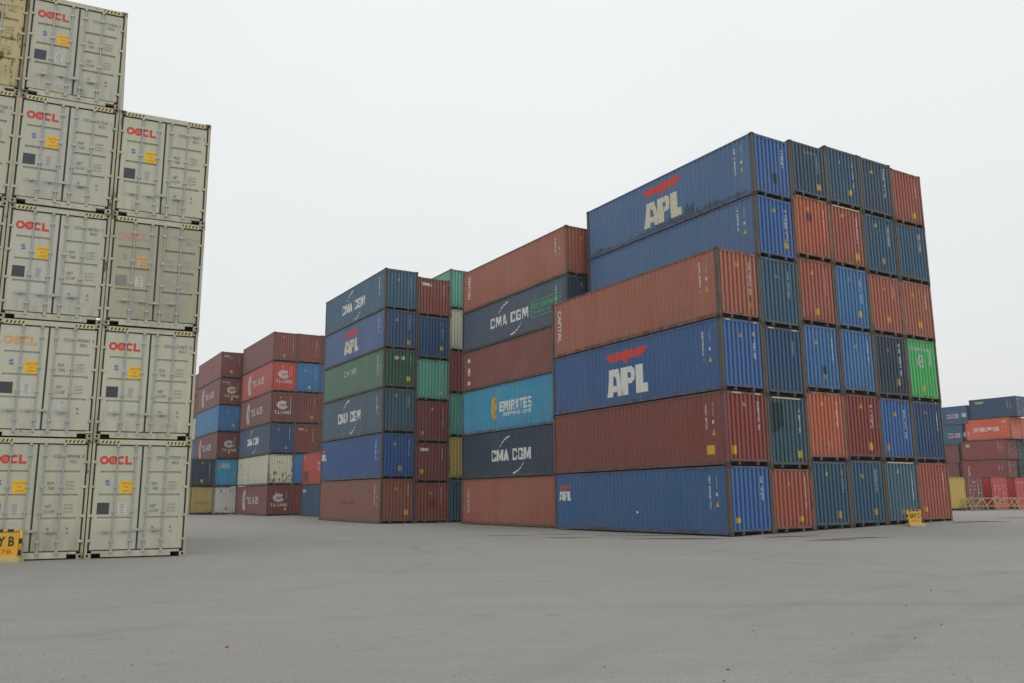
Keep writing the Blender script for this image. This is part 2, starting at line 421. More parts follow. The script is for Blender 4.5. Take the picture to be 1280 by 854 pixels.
# ------------------------------------------------------------------ dry corrugated container
class C_: pass
def container(colr, L=12.192, H=H0, loc=(0, 0, 0), yaw=0., tilt=0., wx=1., detail=True, frame=None, post=None, fade=.35, rust=.5, grime=.5,
              side_marks=True, end_marks=True, seed=0, side_col=None, plate=True, door_front=False, cast_m=None):
    c = C_(); k = kit(L); HL = L/2
    r = bpy.data.objects.new('shipping_container', None); col.objects.link(r); r.empty_display_size = .5
    r.location = loc; r.rotation_euler = (tilt, 0, yaw); r.scale = (wx, 1, H/H0)
    c.root = r; c.L = L
    pm = paint(colr, fade, rust, grime); ps = paint(side_col, fade, rust, grime) if side_col else pm
    pf = paint(frame, fade, rust*1.5, grime) if frame else paint(tuple(x*.55+.03 for x in colr), fade, rust+.9, grime+.3)
    pp = paint(post, fade, 1.2, .8) if post else pf
    c.side = link('side_panel', k['side'], (ps,), r)
    link('side_panel', k['side'], (ps,), r, rot=(0, 0, math.pi))
    link('roof_panel', k['roof'], (pm,), r)
    for a in (0, math.pi):
        link('bottom_rail', k['brail'], (pf,), r, rot=(0, 0, a)); link('top_rail', k['trail'], (pf,), r, rot=(0, 0, a))
        dp = 'dpost' if (door_front and a == 0) else 'post'
        link('corner_post', k[dp+'L'], (pp,), r, rot=(0, 0, a)); link('corner_post', k[dp+'R'], (pp,), r, rot=(0, 0, a))
    link('underframe', k['under'], (M_UND,), r)
    if not door_front:
        c.end = link('end_panel', k['end'], (pm,), r)
        link('header', k['header'], (pf,), r); link('sill', k['sill'], (pf,), r)
        d = link('door', k['backdoor'], (pm,), r)
        if detail:
            for x in (-.85, -.35, .35, .85): link('locking_rod', k['backrod'], (M_GALV,), d, loc=(x, 0, 0))
    if detail:
        for (a, b, z), me in CAST.items():
            link('corner_casting', me, (cast_m or M_CAST, M_DARK), r, loc=(a*(HW), b*(HL), H0 if z > 0 else 0))
    else:
        for a in (-1, 1):
            for b_ in (-1, 1):
                for z in (0, H0-.118): link('corner_casting', PCAST, (M_CAST,), r, loc=(a*(HW-.081), b_*(HL-.089), z))
    q = random.Random(seed*13+5)
    if side_marks:
        s1 = HL-.75
        a = Art().column(s1-.33, 2.45, 1.05+q.random()*.4, .07, seed*3+1, .072, .055)
        a.column(s1+.05, 2.45, 1.95, .055, seed*3+2, .08, .05)
        a.rect(s1+.05, 1.70, .13, .14)
        art_obj(a, 'stencilled_number', M_STEN, L, 'side', c.side)
        if q.random() < .75:
            art_obj(Art().poly([(s1-.06, 1.18), (s1+.18, 1.18), (s1+.06, 1.42)]), 'warning_sticker', M_YEL, L, 'side', c.side)
        else: art_obj(Art().rect(s1+.05, 1.35, .13, .16), 'warning_sticker', M_YEL, L, 'side', c.side)
    if end_marks and not door_front:
        sx = .62+q.random()*.16
        a = Art().column(sx, 2.35+q.random()*.2, .95+q.random()*.8, .068, seed*5+3, .075, .056, .12)
        art_obj(a, 'stencilled_number', M_STEN if detail and seed < 200 else M_WHIT2, L, 'end', c.end)
        if q.random() < .85:
            t = (-.35+q.random()*.3, 2.02+q.random()*.35)
            art_obj(Art().poly([(t[0]-.09, t[1]), (t[0]+.1, t[1]), (t[0], t[1]+.2)]), 'warning_sticker', M_YEL, L, 'end', c.end)
        if plate and q.random() < .68:
            px = q.choice((-.75, -.1, .1, .45, .6)); kk = q.choice((.8, 1, 1.15))
            art_obj(Art().rect(px, .55+q.random()*.25, .22*kk, .28*kk), 'data_plate', q.choice((M_YEL, M_YEL, M_YE2)), L, 'end', c.end)
    return c

# ------------------------------------------------------------------ door end container (cream stack on the left)
def door_leaf_mesh(x0, x1, z0, z1, yf, grooves):
    """a leaf whose face is at yf (towards -y) with horizontal grooves"""
    bm = bmesh.new(); zs = [(z0, 0)]
    for g in sorted(grooves): zs += [(g-.055, 0), (g-.03, .038), (g+.012, .038), (g+.018, 0)]
    zs.append((z1, 0))
    m = .13
    L_ = [bm.verts.new((x0+m, yf+d, z)) for z, d in zs]; R_ = [bm.verts.new((x1-m, yf+d, z)) for z, d in zs]
    for i in range(len(zs)-1): bm.faces.new((L_[i], R_[i], R_[i+1], L_[i+1]))
    for s, xa, xb in ((0, x0, x0+m), (1, x1-m, x1)):          # flat stiles
        box(bm, xa, xb, yf-.002, yf+.04, z0, z1)
    for g in grooves:                                           # close groove ends
        pass
    box(bm, x0+.01, x1-.01, yf+.045, yf+.06, z0+.01, z1-.01)
    return fin(bm, 'door')
GRO = [.97, 1.53, 2.09]
DKIT = {}
def door_front(c, L, colr, fr_m, seed, ident, faded=0., logo=M_REDL, extra=None):
    HL = L/2; r = c.root; yf = -HL+.035; pm = c.pm
    if 'leafL' not in DKIT:
        DKIT['leafL'] = door_leaf_mesh(-HW+.108, -.022, .20, H0-.165, -L/2+.035, GRO)
        DKIT['leafR'] = door_leaf_mesh(.022, HW-.108, .20, H0-.165, -L/2+.035, GRO)
        bm = bmesh.new(); y0, y1 = -L/2+.028, -L/2+.06
        for xa, xb in ((-HW+.067, -HW+.109), (-.022, .022), (HW-.109, HW-.067)): box(bm, xa, xb, y0, y1, .17, H0-.14)
        for za, zb in ((.17, .20), (H0-.165, H0-.135)): box(bm, -HW+.109, HW-.109, y0+.001, y1-.001, za, zb)
        DKIT['gasket'] = fin(bm, 'gasket')
        bm = bmesh.new(); box(bm, -HW+.162, HW-.162, -L/2+.006, -L/2+.12, H0-.135, H0-.012); DKIT['header'] = fin(bm, 'header')
        bm = bmesh.new()
        pts = [(-HW+.165, .17), (HW-.165, .17), (HW-.165, .115), (HW-.38, .115), (HW-.38, .025), (-HW+.38, .025), (-HW+.38, .115), (-HW+.165, .115)]
        fa = [bm.verts.new((x, -L/2+.006, z)) for x, z in pts]; fb = [bm.verts.new((x, -L/2+.12, z)) for x, z in pts]
        bm.faces.new(fa); bm.faces.new(fb[::-1])
        for i in range(len(pts)): bm.faces.new((fa[i], fb[i], fb[(i+1) % len(pts)], fa[(i+1) % len(pts)]))
        DKIT['sill'] = fin(bm, 'sill')
        bm = bmesh.new(); zc = 0
        tube(bm, (0, -L/2+.005, .13), (0, -L/2+.005, H0-.10), .019, 8)
        for z in (.14, H0-.17): box(bm, -.035, .035, -L/2-.022, -L/2+.03, z-.02, z+.06)
        for z in (.42, 1.12, 1.72, H0-.42): box(bm, -.045, .045, -L/2-.018, -L/2+.034, z-.028, z+.028)
        DKIT['rod'] = fin(bm, 'locking_rod')
        bm = bmesh.new()
        box(bm, 0, .34, -L/2-.028, -L/2-.016, -.012, .012); box(bm, .14, .22, -L/2-.036, -L/2+.034, -.03, .035)
        DKIT['handle'] = fin(bm, 'handle')
        bm = bmesh.new(); box(bm, -.06, .05, -L/2-.004, -L/2+.045, -.03, .03)
        DKIT['hinge'] = fin(bm, 'hinge')
    h = link('header', DKIT['header'], (fr_m,), r)
    for s in (-1, 1):
        y = Art(); b = Art()
        for i in range(5):
            x = s*(HW-.42)-.22+i*.092
            (b if i % 1 == 0 else y).poly([(x, H0-.115), (x+.04, H0-.115), (x+.07, H0-.045), (x+.03, H0-.045)])
        y.rect(s*(HW-.42), H0-.08, .50, .085)
        o = art_obj(y, 'hazard_strip', M_YST, L, .006, r, .002); art_obj(b, 'hazard_stripes', M_RUB, L, .006, o, .004)
    link('sill', DKIT['sill'], (fr_m,), r); link('gasket', DKIT['gasket'], (M_RUB,), r)
    q = random.Random(seed)
    leaves = [link('door', DKIT['leafL'], (pm,), r), link('door', DKIT['leafR'], (pm,), r)]
    for s, leaf in ((-1, leaves[0]), (1, leaves[1])):
        for x in (.165, .60):
            link('locking_rod', DKIT['rod'], (M_GALV,), leaf, loc=(s*x, 0, 0))
        for x in (.165, .60):
            link('handle', DKIT['handle'], (M_GALV,), leaf, loc=(s*x-.33, 0, .66+q.uniform(-.02, .02)))
        for z in (.42, 1.02, 1.72, 2.32):
            link('hinge', DKIT['hinge'], (fr_m,), leaf, loc=(s*(HW-.085), 0, z))
    A = lambda: Art()
    fd = .035
    # line emblem: heavy rounded letters with a flower in the second O
    lg = A(); x0 = -.915; zc = 2.37
    for i, x in enumerate((x0, x0+.205)): lg.arc(x, zc, .078, 0, 2*math.pi, .058, .058, 20)
    lg.arc(x0+.405, zc, .078, R(45), R(315), .058, .058, 16)
    lg.poly([(x0+.50, zc-.107), (x0+.56, zc-.107), (x0+.56, zc+.107), (x0+.50, zc+.107)]).poly([(x0+.56, zc-.107), (x0+.67, zc-.107), (x0+.67, zc-.05), (x0+.56, zc-.05)])
    for i in range(5): a = R(90+72*i); lg.disc(x0+.205+.022*math.cos(a), zc+.022*math.sin(a), .015, .015, 8)
    art_obj(lg, 'logo', logo, L, fd, leaves[0], .004)
    bl = A().arc(-.80, 1.815, .052, R(35), R(165), .03, .03, 8).arc(-.80, 1.815, .052, R(215), R(345), .03, .03, 8).disc(-.80, 1.815, .022, .022, 8)
    art_obj(bl, 'round_mark', solid((.07, .12, .42), .6) if not faded else solid((.25, .29, .40), .6), L, fd, leaves[0], .004)
    yc = (.80, .48, .02) if not faded else (.55, .40, .20)
    yo = art_obj(A().rect(-.335, 1.71, .33, .31), 'caution_sticker', solid(yc, .5, wear=.12), L, fd, leaves[0], .0042)
    t = A().text('CAUTION', -.335, 1.80, .27, .055, .01).text("9'6\"", -.335, 1.71, .13, .06, .01).text('HIGH', -.335, 1.62, .18, .055, .01)
    art_obj(t, 'sticker_lettering', solid((.45, .16, .03), .6), L, fd, yo, .0065)
    art_obj(A().rect(-.86, 1.19, .29, .28), 'dark_panel_sticker', solid((.045, .047, .06) if not faded else (.22, .22, .21), .6, wear=.2), L, fd, leaves[0], .0042)
    gp = art_obj(A().rect(-.41, 1.19, .19, .27), 'data_plate', solid((.50, .49, .46) if q.random() < .6 else (.62, .61, .56), .5, wear=.5), L, fd, leaves[0], .0042)
    pl = A()
    for i in range(6): pl.rect(-.41+q.uniform(-.01, .01), 1.29-i*.04, .13, .014)
    art_obj(pl, 'plate_lettering', solid((.22, .21, .20), .6), L, fd, gp, .0065)
    kc = (.07, .07, .07) if not faded else (.30, .295, .25)
    K = solid(kc, .7, wear=.5)
    t = A().text(ident[:4], .44, 2.45, .19, .085).text(ident[5:11], .82, 2.45, .28, .085).text(ident[-1], 1.04, 2.45, .045, .085).text('45G1', .82, 2.33, .18, .085)
    for zz, (a_, b_) in ((1.74, ('MGW', 'TARE')), (1.19, ('NET', 'CU.CAP'))):
        t.text(a_, .34, zz+.06, .15, .08).text(b_, .36, zz-.06, .15 if len(b_) < 5 else .22, .08)
    art_obj(t, 'stencilled_number', K, L, fd, leaves[1], .004)
    t = A()
    for zz, rows in ((1.74, ('30,480KG', '67,200LB', '3,870KG')), (1.19, ('26,610KG', '58,660LB', '76.4M'))):
        for i, w_ in enumerate(rows): t.text(w_, .79, zz+.09-i*.08, .21, .055)
    t.rect(.36, .72, .05, .06).rect(.37, .61, .06, .04).rect(.80, .72, .05, .06).rect(.81, .61, .06, .04)
    art_obj(t, 'weight_table', solid((.22, .22, .20) if not faded else (.36, .35, .30), .7, wear=.6), L, fd, leaves[1], .004)

# ------------------------------------------------------------------ blocks
LC = 12.192
GZ = []      # ground control points
class Block:
    def __init__(s, x, y, yaw, sp, e, hs):
        s.o = Vector((x, y)); s.yaw = yaw; s.sp = sp; s.e = e; s.hs = hs
        s.v = Vector((math.cos(yaw), math.sin(yaw))); s.u = Vector((-s.v.y, s.v.x))
        s.wx = min(1., (sp-.012)/W)
    def base(s, j): return s.e[0]+s.e[2]*(j+.5)
    def place(s, colr, j, z0, z1, L=LC, du=0., **kw):
        """one container in column j between heights z0, z1; near end at du metres behind the front line"""
        q = rnd.uniform
        p = s.o + s.v*((j+.5)*s.sp+q(-.008, .008)) + s.u*(L/2+du+q(-.012, .012))
        zz = z0 + s.e[1]*.5
        return container(colr, L=L, H=z1-z0-.004, loc=(p.x, p.y, zz), yaw=s.yaw, tilt=s.e[1]/LC, wx=s.wx, **kw)
    def cum(s, j, hs=None):
        z = [s.base(j)]
        for h in (hs or s.hs): z.append(z[-1]+h)
        return z
F = Block(8.42, 33.70, .5444, 2.4187, (.0317, -.0556, .0615), [2.7174, 2.9803, 2.9818, 2.9297, 2.7654, 2.7859])
E = Block(3.001, 45.262, .5447, 2.46, (-.0411, -.016, 0), [2.7922, 2.7684, 2.8455, 2.5931, 2.6614, 2.8136])
D = Block(-8.569, 56.018, .5426, 2.466, (-.0423, .0167, -.0059), [2.8876, 2.9786, 2.9766, 2.6616, 2.7067, 2.8272])
Cb = Block(-23.591, 82.942, .5413, 2.4595, (-.0306, .0101, .0292), [2.8994, 2.9885, 2.9828, 3.0818, 3.0209, 2.9645])
B = Block(-34.093, 91.386, .5444, 2.4486, (-.0005, -.018, -.0405), [2.9437, 2.9437, 2.9437, 2.9365, 2.989, 2.9394])
A = Block(-8.770, 23.432, .4413, 2.4496, (.0828, 0, .0083), [3.0592, 3.0425, 3.089, 3.0848, 2.97])
ORD = ['', 'first', 'second', 'third', 'fourth', 'fifth', 'sixth']
TIER = ['', 'ground tier', 'second tier', 'third tier', 'fourth tier', 'fifth tier', 'top tier']
TIER4 = ['', 'ground tier', 'second tier', 'third tier', 'fourth tier', 'top tier']

# ---- right-hand block (six columns)
fz = {0: F.cum(0)[:5], 1: [.13, 2.69, 5.68, 8.63, 11.66, 14.42, 17.24], 2: [.2, 3.04, 6.02, 8.96, 11.97, 14.88, 17.43],
      3: [.25, 3.12, 6.05, 8.98, 11.93, 14.87, 17.68], 4: [.31, 3.11, 6.0, 8.99, 11.86, 14.83, 17.66], 5: [.33, 3.09, 5.99, 8.99, 11.85, 14.77, 17.54]}
fc = {0: [(BLUE, 'blue'), (DKRED, 'dark red'), (BLUE, 'blue'), (TERRA, 'terracotta')],
      1: [(BRICK, 'brick red'), (TEALD, 'dark teal'), (DKBLUE, 'dark blue'), (STEEL, 'steel blue'), (BLUE, 'blue'), (BLUE, 'blue')],
      2: [(STEEL, 'steel blue'), (ORANGE, 'orange red'), (BLUE2, 'bright blue'), (BRICK, 'brick red'), (ORANGE, 'orange red'), (SLATE, 'slate blue')],
      3: [(STEEL, 'steel blue'), (DKRED, 'dark red'), (BLUE2, 'bright blue'), (BLUE2, 'bright blue'), (BRICK, 'brick red'), (STEEL, 'steel blue')],
      4: [(SLATE2, 'pale slate blue'), (BLUE, 'royal blue'), (NAVY, 'almost black navy'), (TERRA, 'terracotta'), (STEEL, 'steel blue'), (SLATE, 'slate blue')],
      5: [(BRICK, 'brick red'), (DKBLUE, 'dark blue'), (GREEN, 'bright green'), (TERRA, 'terracotta'), (STEEL, 'steel blue'), (BRICK, 'brick red')]}
GRP = 'containers of the six column block on the right'
SIDE_F = {(0, 0): (.034, .118, .275), (0, 2): (.032, .105, .28), (1, 4): (.065, .15, .30), (1, 5): (.065, .15, .30), (0, 1): (.22, .05, .036)}
FC = {}
for j in range(6):
    zz = fz[j]
    for t, (cc, cn) in enumerate(fc[j]):
        vis = (j == 0) or (j == 1 and t >= 4)
        isb = cc in (BLUE, BLUE2, STEEL, SLATE, SLATE2, NAVY, DKBLUE, TEALD)
        c = F.place(cc, j, zz[t], zz[t+1], side_marks=vis, seed=100+j*10+t, side_col=SIDE_F.get((j, t)),
                    post=(.085, .07, .058) if (isb or rnd.random() < .3) else None, rust=rnd.choice((.35, .5, .7)), grime=rnd.choice((.4, .6, .8)), fade=.3)
        FC[(j, t)] = c
        top = (t == 5) or (j == 0 and t == 3)
        tag(c.root, f'{cn} corrugated container, {TIER[t+1] if not (j==0 and t==3) else "topmost"} of the {ORD[j+1]} column in the right-hand block', 'shipping container', GRP)
put_apl(FC[(0, 2)], LC, -.05, 1.06, 1.03, kx=1.08)
FC[(0, 2)].root['label'] = 'blue container with large APL lettering, third tier of the first column, right-hand block'
put_apl(FC[(1, 5)], LC, .10, 1.08, 1.06, M_CREAML, kx=.98)
FC[(1, 5)].root['label'] = 'streaked blue container with cream APL lettering on top of the right-hand block'
put_apl(FC[(0, 0)], LC, -5.18, 1.72, .40)
FC[(0, 0)].root['label'] = 'blue container with small APL lettering on the ground at the right-hand block corner'
FC[(0, 3)].root['label'] = 'long terracotta container topping the first column, above the large APL container'
art_obj(Art().text('CAPITAL', -5.37, 1.6, 1.65, .32, .02, 0, -math.pi/2), 'logo', M_STEN, LC, 'side', FC[(0, 3)].side)
art_obj(Art().rect(5.2, .62, .42, .36), 'data_plate', M_YEL, LC, 'side', FC[(0, 1)].side)
gr = FC[(5, 2)]; art_obj(Art().text('EVERGREEN', 0, 2.42, 1.7, .15, .02).disc(-.12, 1.86, .22, .34, 22), 'logo', M_WHIT2, LC, 'end', gr.end)
g = Art().arc(-.12, 1.87, .11, R(40), R(200), .04, .04, 10, 1.4).arc(-.12, 1.85, .11, R(220), R(380), .04, .04, 10, 1.4)
art_obj(g, 'emblem', paint((.05, .30, .09), .3, .3, .3), LC, 'end', gr.end, .007)
gr.root['label'] = 'bright green container with pale round emblem at the right edge of the block'
art_obj(Art().text('TRITON', .1, 2.45, .8, .16, .02), 'faint_lettering', solid((.28, .29, .30), .7), LC, 'end', FC[(2, 5)].end)
for (j, t, x, z, w, h) in ((2, 4, -.2, 1.95, .30, .36), (1, 5, .1, .95, .30, .5), (2, 2, .1, .95, .28, .36)):
    art_obj(Art().rect(x, z, w, h), 'repair_patch', solid((.12, .075, .10) if j == 2 and t == 4 else (.045, .07, .11), .8), LC, 'end', FC[(j, t)].end)
st = Art(); q = random.Random(14); prev = None
for i in range(26):
    x = -1.02+i*.03; lo = 1.25+.5*(i/26)+q.uniform(-.12, .12); cur = ((x, lo), (x, 2.62))
    if prev: st.poly([prev[0], cur[0], cur[1], prev[1]])
    prev = cur
art_obj(st, 'soot_stain', solid((.022, .045, .058), .85, wear=.9), LC, 'end', FC[(1, 1)].end, .003)
# white scuffs on the blue ground container side
art_obj(Art().disc(.45, .92, .07, .06, 7).disc(.05, .62, .03, .05, 6), 'paint_chip', M_WHITE, LC, 'side', FC[(0, 0)].side)
# ---- rain-streak black mould along the bottom of the topmost APL container
blk = Art(); q = random.Random(3); prev = None; sx_ = -5.7; h_ = .05; env = lambda t_: .16+.16*math.sin(t_*.9+1)+.12*max(0, math.sin(t_*.55+.4))+(.12 if t_ > 1 else 0)
while sx_ < 5.6:
    h_ = max(.02, .55*h_+.45*env(sx_)*q.uniform(.1, 1.9)) if q.random() > .28 else .02+q.random()*.04
    cur = ((sx_, .2), (sx_, .2+h_))
    if prev: blk.poly([prev[0], cur[0], cur[1], prev[1]])
    prev = cur; sx_ += q.uniform(.025, .06)
art_obj(blk, 'mould_streaks', solid((.052, .088, .15), .8, wear=.9), LC, 'side', FC[(1, 5)].side, .0028)
# pale or yellow painted strips on a few headers
M_PALE = solid((.48, .44, .28), .6, wear=.7)
for k_, segs in {(1, 1): ((-.05, 1.7),), (4, 0): ((0., 1.9),), (1, 2): ((-.72, .34), (.72, .34)), (0, 2): ((-.78, .25), (.8, .2)), (3, 4): ((0., 1.9),), (0, 1): ((-.5, .5), (.7, .35))}.items():
    a_ = Art()
    for c0_, w_ in segs: a_.rect(c0_, H0-.07, w_, .055)
    art_obj(a_, 'header_stripe', M_PALE, LC, .006, FC[k_].root, .003)

# ---- second block from the right
ecol = [(TERRA, 'terracotta'), (NAVY, 'navy'), (CYAN, 'sky blue'), (MARO2, 'maroon'), (NAVY, 'navy'), (TERRA, 'terracotta')]
zz = E.cum(0); EC = []
for t, (cc, cn) in enumerate(ecol):
    c = E.place(cc, 0, zz[t], zz[t+1], seed=200+t, rust=.35 if cc is NAVY else .5, fade=.45, side_col={4: (.062, .095, .145)}.get(t)); EC.append(c)
    tag(c.root, None, 'shipping container', 'containers of the stack behind the right-hand block')
EC[0].root['label'] = 'terracotta container on the ground below the lower CMA CGM container'
EC[1].root['label'] = 'dark navy CMA CGM container below the sky blue EMIRATES one'
EC[2].root['label'] = 'sky blue container lettered EMIRATES SHIPPING LINE with a yellow emblem'
EC[3].root['label'] = 'maroon container between the green-stickered CMA CGM container and the EMIRATES one'
EC[4].root['label'] = 'navy CMA CGM container with a green boxed sticker beside its lettering'
EC[5].root['label'] = 'terracotta container on top of the stack just left of the right-hand block'
put_cma(EC[1], LC, 0, 1.38); put_cma(EC[4], LC, -.1, 1.44, mat=M_WHITE)
art_obj(block_word('EMIRATES', .57, 1.50, 3.6, .62).text('SHIPPING  LINE', .72, 1.0, 3.2, .24, .02), 'logo', M_WHITE, LC, 'side', EC[2].side)
em = Art().arc(-1.85, 1.45, .34, R(60), R(300), .30, .22, 12, 1.5).poly([(-1.9, 1.1), (-1.55, 1.5), (-1.62, 2.2), (-1.85, 1.9), (-2.0, 1.5)]).poly([(-1.9, .75), (-1.7, 1.1), (-1.95, 1.2)])
art_obj(em, 'emblem', M_YEL, LC, 'side', EC[2].side)
gs = Art(); x0, x1, y0, y1 = 2.45, 5.35, .95, 1.95
for a_ in ((x0, y0, x1, y0), (x0, y1, x1, y1)): gs.rect((a_[0]+a_[2])/2, a_[1], x1-x0, .05)
for a_ in (x0, x1): gs.rect(a_, (y0+y1)/2, .05, y1-y0)
gs.text('ECO CONTAINER', (x0+x1)/2, 1.62, 2.7, .34, .04).text('bamboo flooring', (x0+x1)/2, 1.22, 2.5, .28, .02)
art_obj(gs, 'green_sticker', solid((.05, .38, .13), .6), LC, 'side', EC[4].side)
art_obj(Art().text('TRITON', -5.2, 1.7, 1.6, .36, .035, 0, -math.pi/2), 'logo', M_STEN, LC, 'side', EC[5].side)
art_obj(Art().text('CRONOS', -5.2, 1.5, 1.6, .30, .03, 0, -math.pi/2), 'logo', M_WHIT2, LC, 'side', EC[0].side)
art_obj(Art().text('I S I', -5.2, 1.4, 1.9, .36, .05, 0, -math.pi/2), 'logo', M_STEN, LC, 'side', EC[3].side)

# ---- middle block, three columns
dz = {0: D.cum(0), 1: [-.05, 2.6, 5.24, 8.09, 10.95, 13.98, 16.69], 2: [-.06, 2.8, 5.72, 8.72, 11.69, 14.70, 17.58]}
dc = {0: [(TERRA, 'faded brown'), (BLUE, 'blue'), (SLATE, 'slate'), (DGREEN, 'green'), (VIOLET, 'violet blue'), (SLATE2, 'slate')],
      1: [(MARO2, 'faded brown'), (MAROON, 'dark maroon'), (MAROON, 'dark maroon'), (TEAL, 'mint green'), (DKBLUE, 'dark blue'), (MARO2, 'maroon')],
      2: [(TEALD, 'dark teal'), (YELLOW, 'mustard yellow'), (TEAL, 'mint green'), (DKRED, 'dark red'), (CREAM, 'cream'), (TEAL, 'mint green')]}
DC = {}
for j in range(3):
    for t, (cc, cn) in enumerate(dc[j]):
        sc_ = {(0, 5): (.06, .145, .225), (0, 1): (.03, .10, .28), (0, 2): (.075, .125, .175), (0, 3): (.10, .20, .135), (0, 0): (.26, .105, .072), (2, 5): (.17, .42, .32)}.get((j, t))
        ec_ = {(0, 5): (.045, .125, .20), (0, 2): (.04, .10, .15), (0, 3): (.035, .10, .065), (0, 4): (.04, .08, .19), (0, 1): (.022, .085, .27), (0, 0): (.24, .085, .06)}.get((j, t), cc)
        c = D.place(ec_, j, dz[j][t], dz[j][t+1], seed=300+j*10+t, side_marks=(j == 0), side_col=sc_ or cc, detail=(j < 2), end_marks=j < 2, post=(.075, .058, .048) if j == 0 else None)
        DC[(j, t)] = c
        tag(c.root, f'{cn} corrugated container, {TIER[t+1]} of the {ORD[j+1]} column in the middle stack', 'shipping container', 'containers of the middle stack')
put_cma(DC[(0, 5)], LC, .03, 1.38, 1.05, mat=M_STEN); put_cma(DC[(0, 2)], LC, -.18, 1.46, 1.03, mat=M_STEN)
DC[(0, 5)].root['label'] = 'slate blue CMA CGM container on top of the middle stack'
DC[(0, 2)].root['label'] = 'weathered slate CMA CGM container below the green container in the middle stack'
put_apl(DC[(0, 4)], LC, -.18, 1.12, .88, M_CREAML, kx=1.25); DC[(0, 4)].root['label'] = 'violet blue container with APL lettering, fifth tier of the middle stack'
put_apl(DC[(0, 1)], LC, -5.38, 1.72, .40)
DC[(0, 1)].root['label'] = 'blue container with small APL mark at its far end, second tier of middle stack'
art_obj(block_word('CHINA', -.21, 1.92, 2.5, .48), 'logo', M_WHIT2, LC, 'side', DC[(0, 3)].side)
DC[(0, 3)].root['label'] = 'green container lettered CHINA, fourth tier of the middle stack'
for k_ in ((1, 5), (1, 1)): art_obj(Art().text('tex', -.60, 2.42, .66, .26, .045), 'logo', M_STEN, LC, 'end', DC[k_].end)
art_obj(Art().rect(-.28, 2.25, .22, .26).rect(.22, 2.25, .22, .26), 'white_stickers', M_WHIT2, LC, 'end', DC[(0, 3)].end)
art_obj(Art().disc(.0, 1.35, .42, .34, 14), 'overpainted_patch', solid((.17, .05, .042), .8), LC, 'end', DC[(1, 0)].end)
dk = Art(); q = random.Random(8)
for i in range(9): dk.poly([(-1.6+i*.33, 1.3+q.uniform(-.05, .05)), (-1.25+i*.33, 1.25+q.uniform(-.05, .05)), (-1.3+i*.33, 1.45+q.uniform(-.1, .1))])
art_obj(dk, 'overpainted_patch', solid((.13, .05, .04), .8), LC, 'side', DC[(0, 0)].side)

# ---- stack standing left of the middle one
cc_ = {0: [(MAROON, 'maroon'), (CREAM, 'cream'), (DKBLUE, 'navy'), (MAROON, 'maroon'), (RED, 'red'), (MARO2, 'faded maroon')],
       1: [(DKRED, 'dark red'), (AZURE, 'azure'), (MAROON, 'maroon'), (MAROON, 'maroon'), (AZURE, 'azure blue'), (MARO2, 'faded maroon')],
       2: [(MAROON, 'maroon'), (MAROON, 'maroon'), (MAROON, 'maroon'), (MAROON, 'maroon'), (AZURE, 'azure'), (MAROON, 'maroon')]}
CC = {}
for j in range(3):
    zz = Cb.cum(j)
    for t, (cc, cn) in enumerate(cc_[j]):
        sc_ = {(0, 5): (.26, .105, .095), (0, 4): (.48, .105, .09), (0, 3): (.23, .095, .08), (0, 2): (.055, .10, .17), (0, 0): (.23, .085, .075)}.get((j, t))
        c = Cb.place(cc, j, zz[t], zz[t+1], seed=400+j*10+t, side_marks=False, detail=False, side_col=sc_, rust=1.0 if cc is CREAM else .4, plate=(j, t) != (0, 4)); CC[(j, t)] = c
        tag(c.root, f'{cn} corrugated container, {TIER[t+1]} of the {ORD[j+1]} column, stack left of the middle one', 'shipping container', 'containers of the stack left of the middle one')
for t in (4, 3, 0):
    put_ts(CC[(0, t)], LC, -.2, 1.45, 1.1, 'side', CC[(0, t)].side, M_WHIT2); put_ts(CC[(0, t)], LC, -.02, 1.5, 1.1, 'end', CC[(0, t)].end)
CC[(0, 4)].root['label'] = 'bright red T.S. LINES container below the faded maroon top one'
CC[(0, 3)].root['label'] = 'maroon T.S. LINES container directly below the bright red T.S. LINES one'
CC[(0, 0)].root['label'] = 'maroon T.S. LINES container on the ground below the cream container'
put_cma(CC[(0, 2)], LC, -.3, 1.45, 1.0); CC[(0, 2)].root['label'] = 'navy CMA CGM container above the rusty cream container'
CC[(0, 1)].root['label'] = 'cream container with rust-stained end, second tier below the navy CMA CGM one'
art_obj(Art().arc(-4.6, 2.05, .22, 0, 2*math.pi, .12, .12, 12), 'logo', M_REDL, LC, 'side', CC[(0, 1)].side)
art_obj(Art().text('OOCL', 0, 2.12, .62, .14, .03), 'logo', M_REDL, LC, 'end', CC[(0, 1)].end)
rs = Art(); q = random.Random(5)
for i in range(15):
    s = q.uniform(-1.0, 1.0); z = q.uniform(.35, 1.2); w_ = q.uniform(.04, .12); h = q.uniform(.1, .4)
    rs.poly([(s-w_, z), (s, z-h), (s+w_, z), (s+w_*.5, z+h*.4), (s-w_*.6, z+h*.3)])
art_obj(rs, 'rust_stain', paint((.20, .13, .07), .3, 1.2, .5, .9), LC, 'end', CC[(0, 1)].end)
art_obj(Art().text('tex', -.55, 2.4, .58, .22, .03), 'logo', M_WHIT2, LC, 'end', CC[(1, 2)].end)
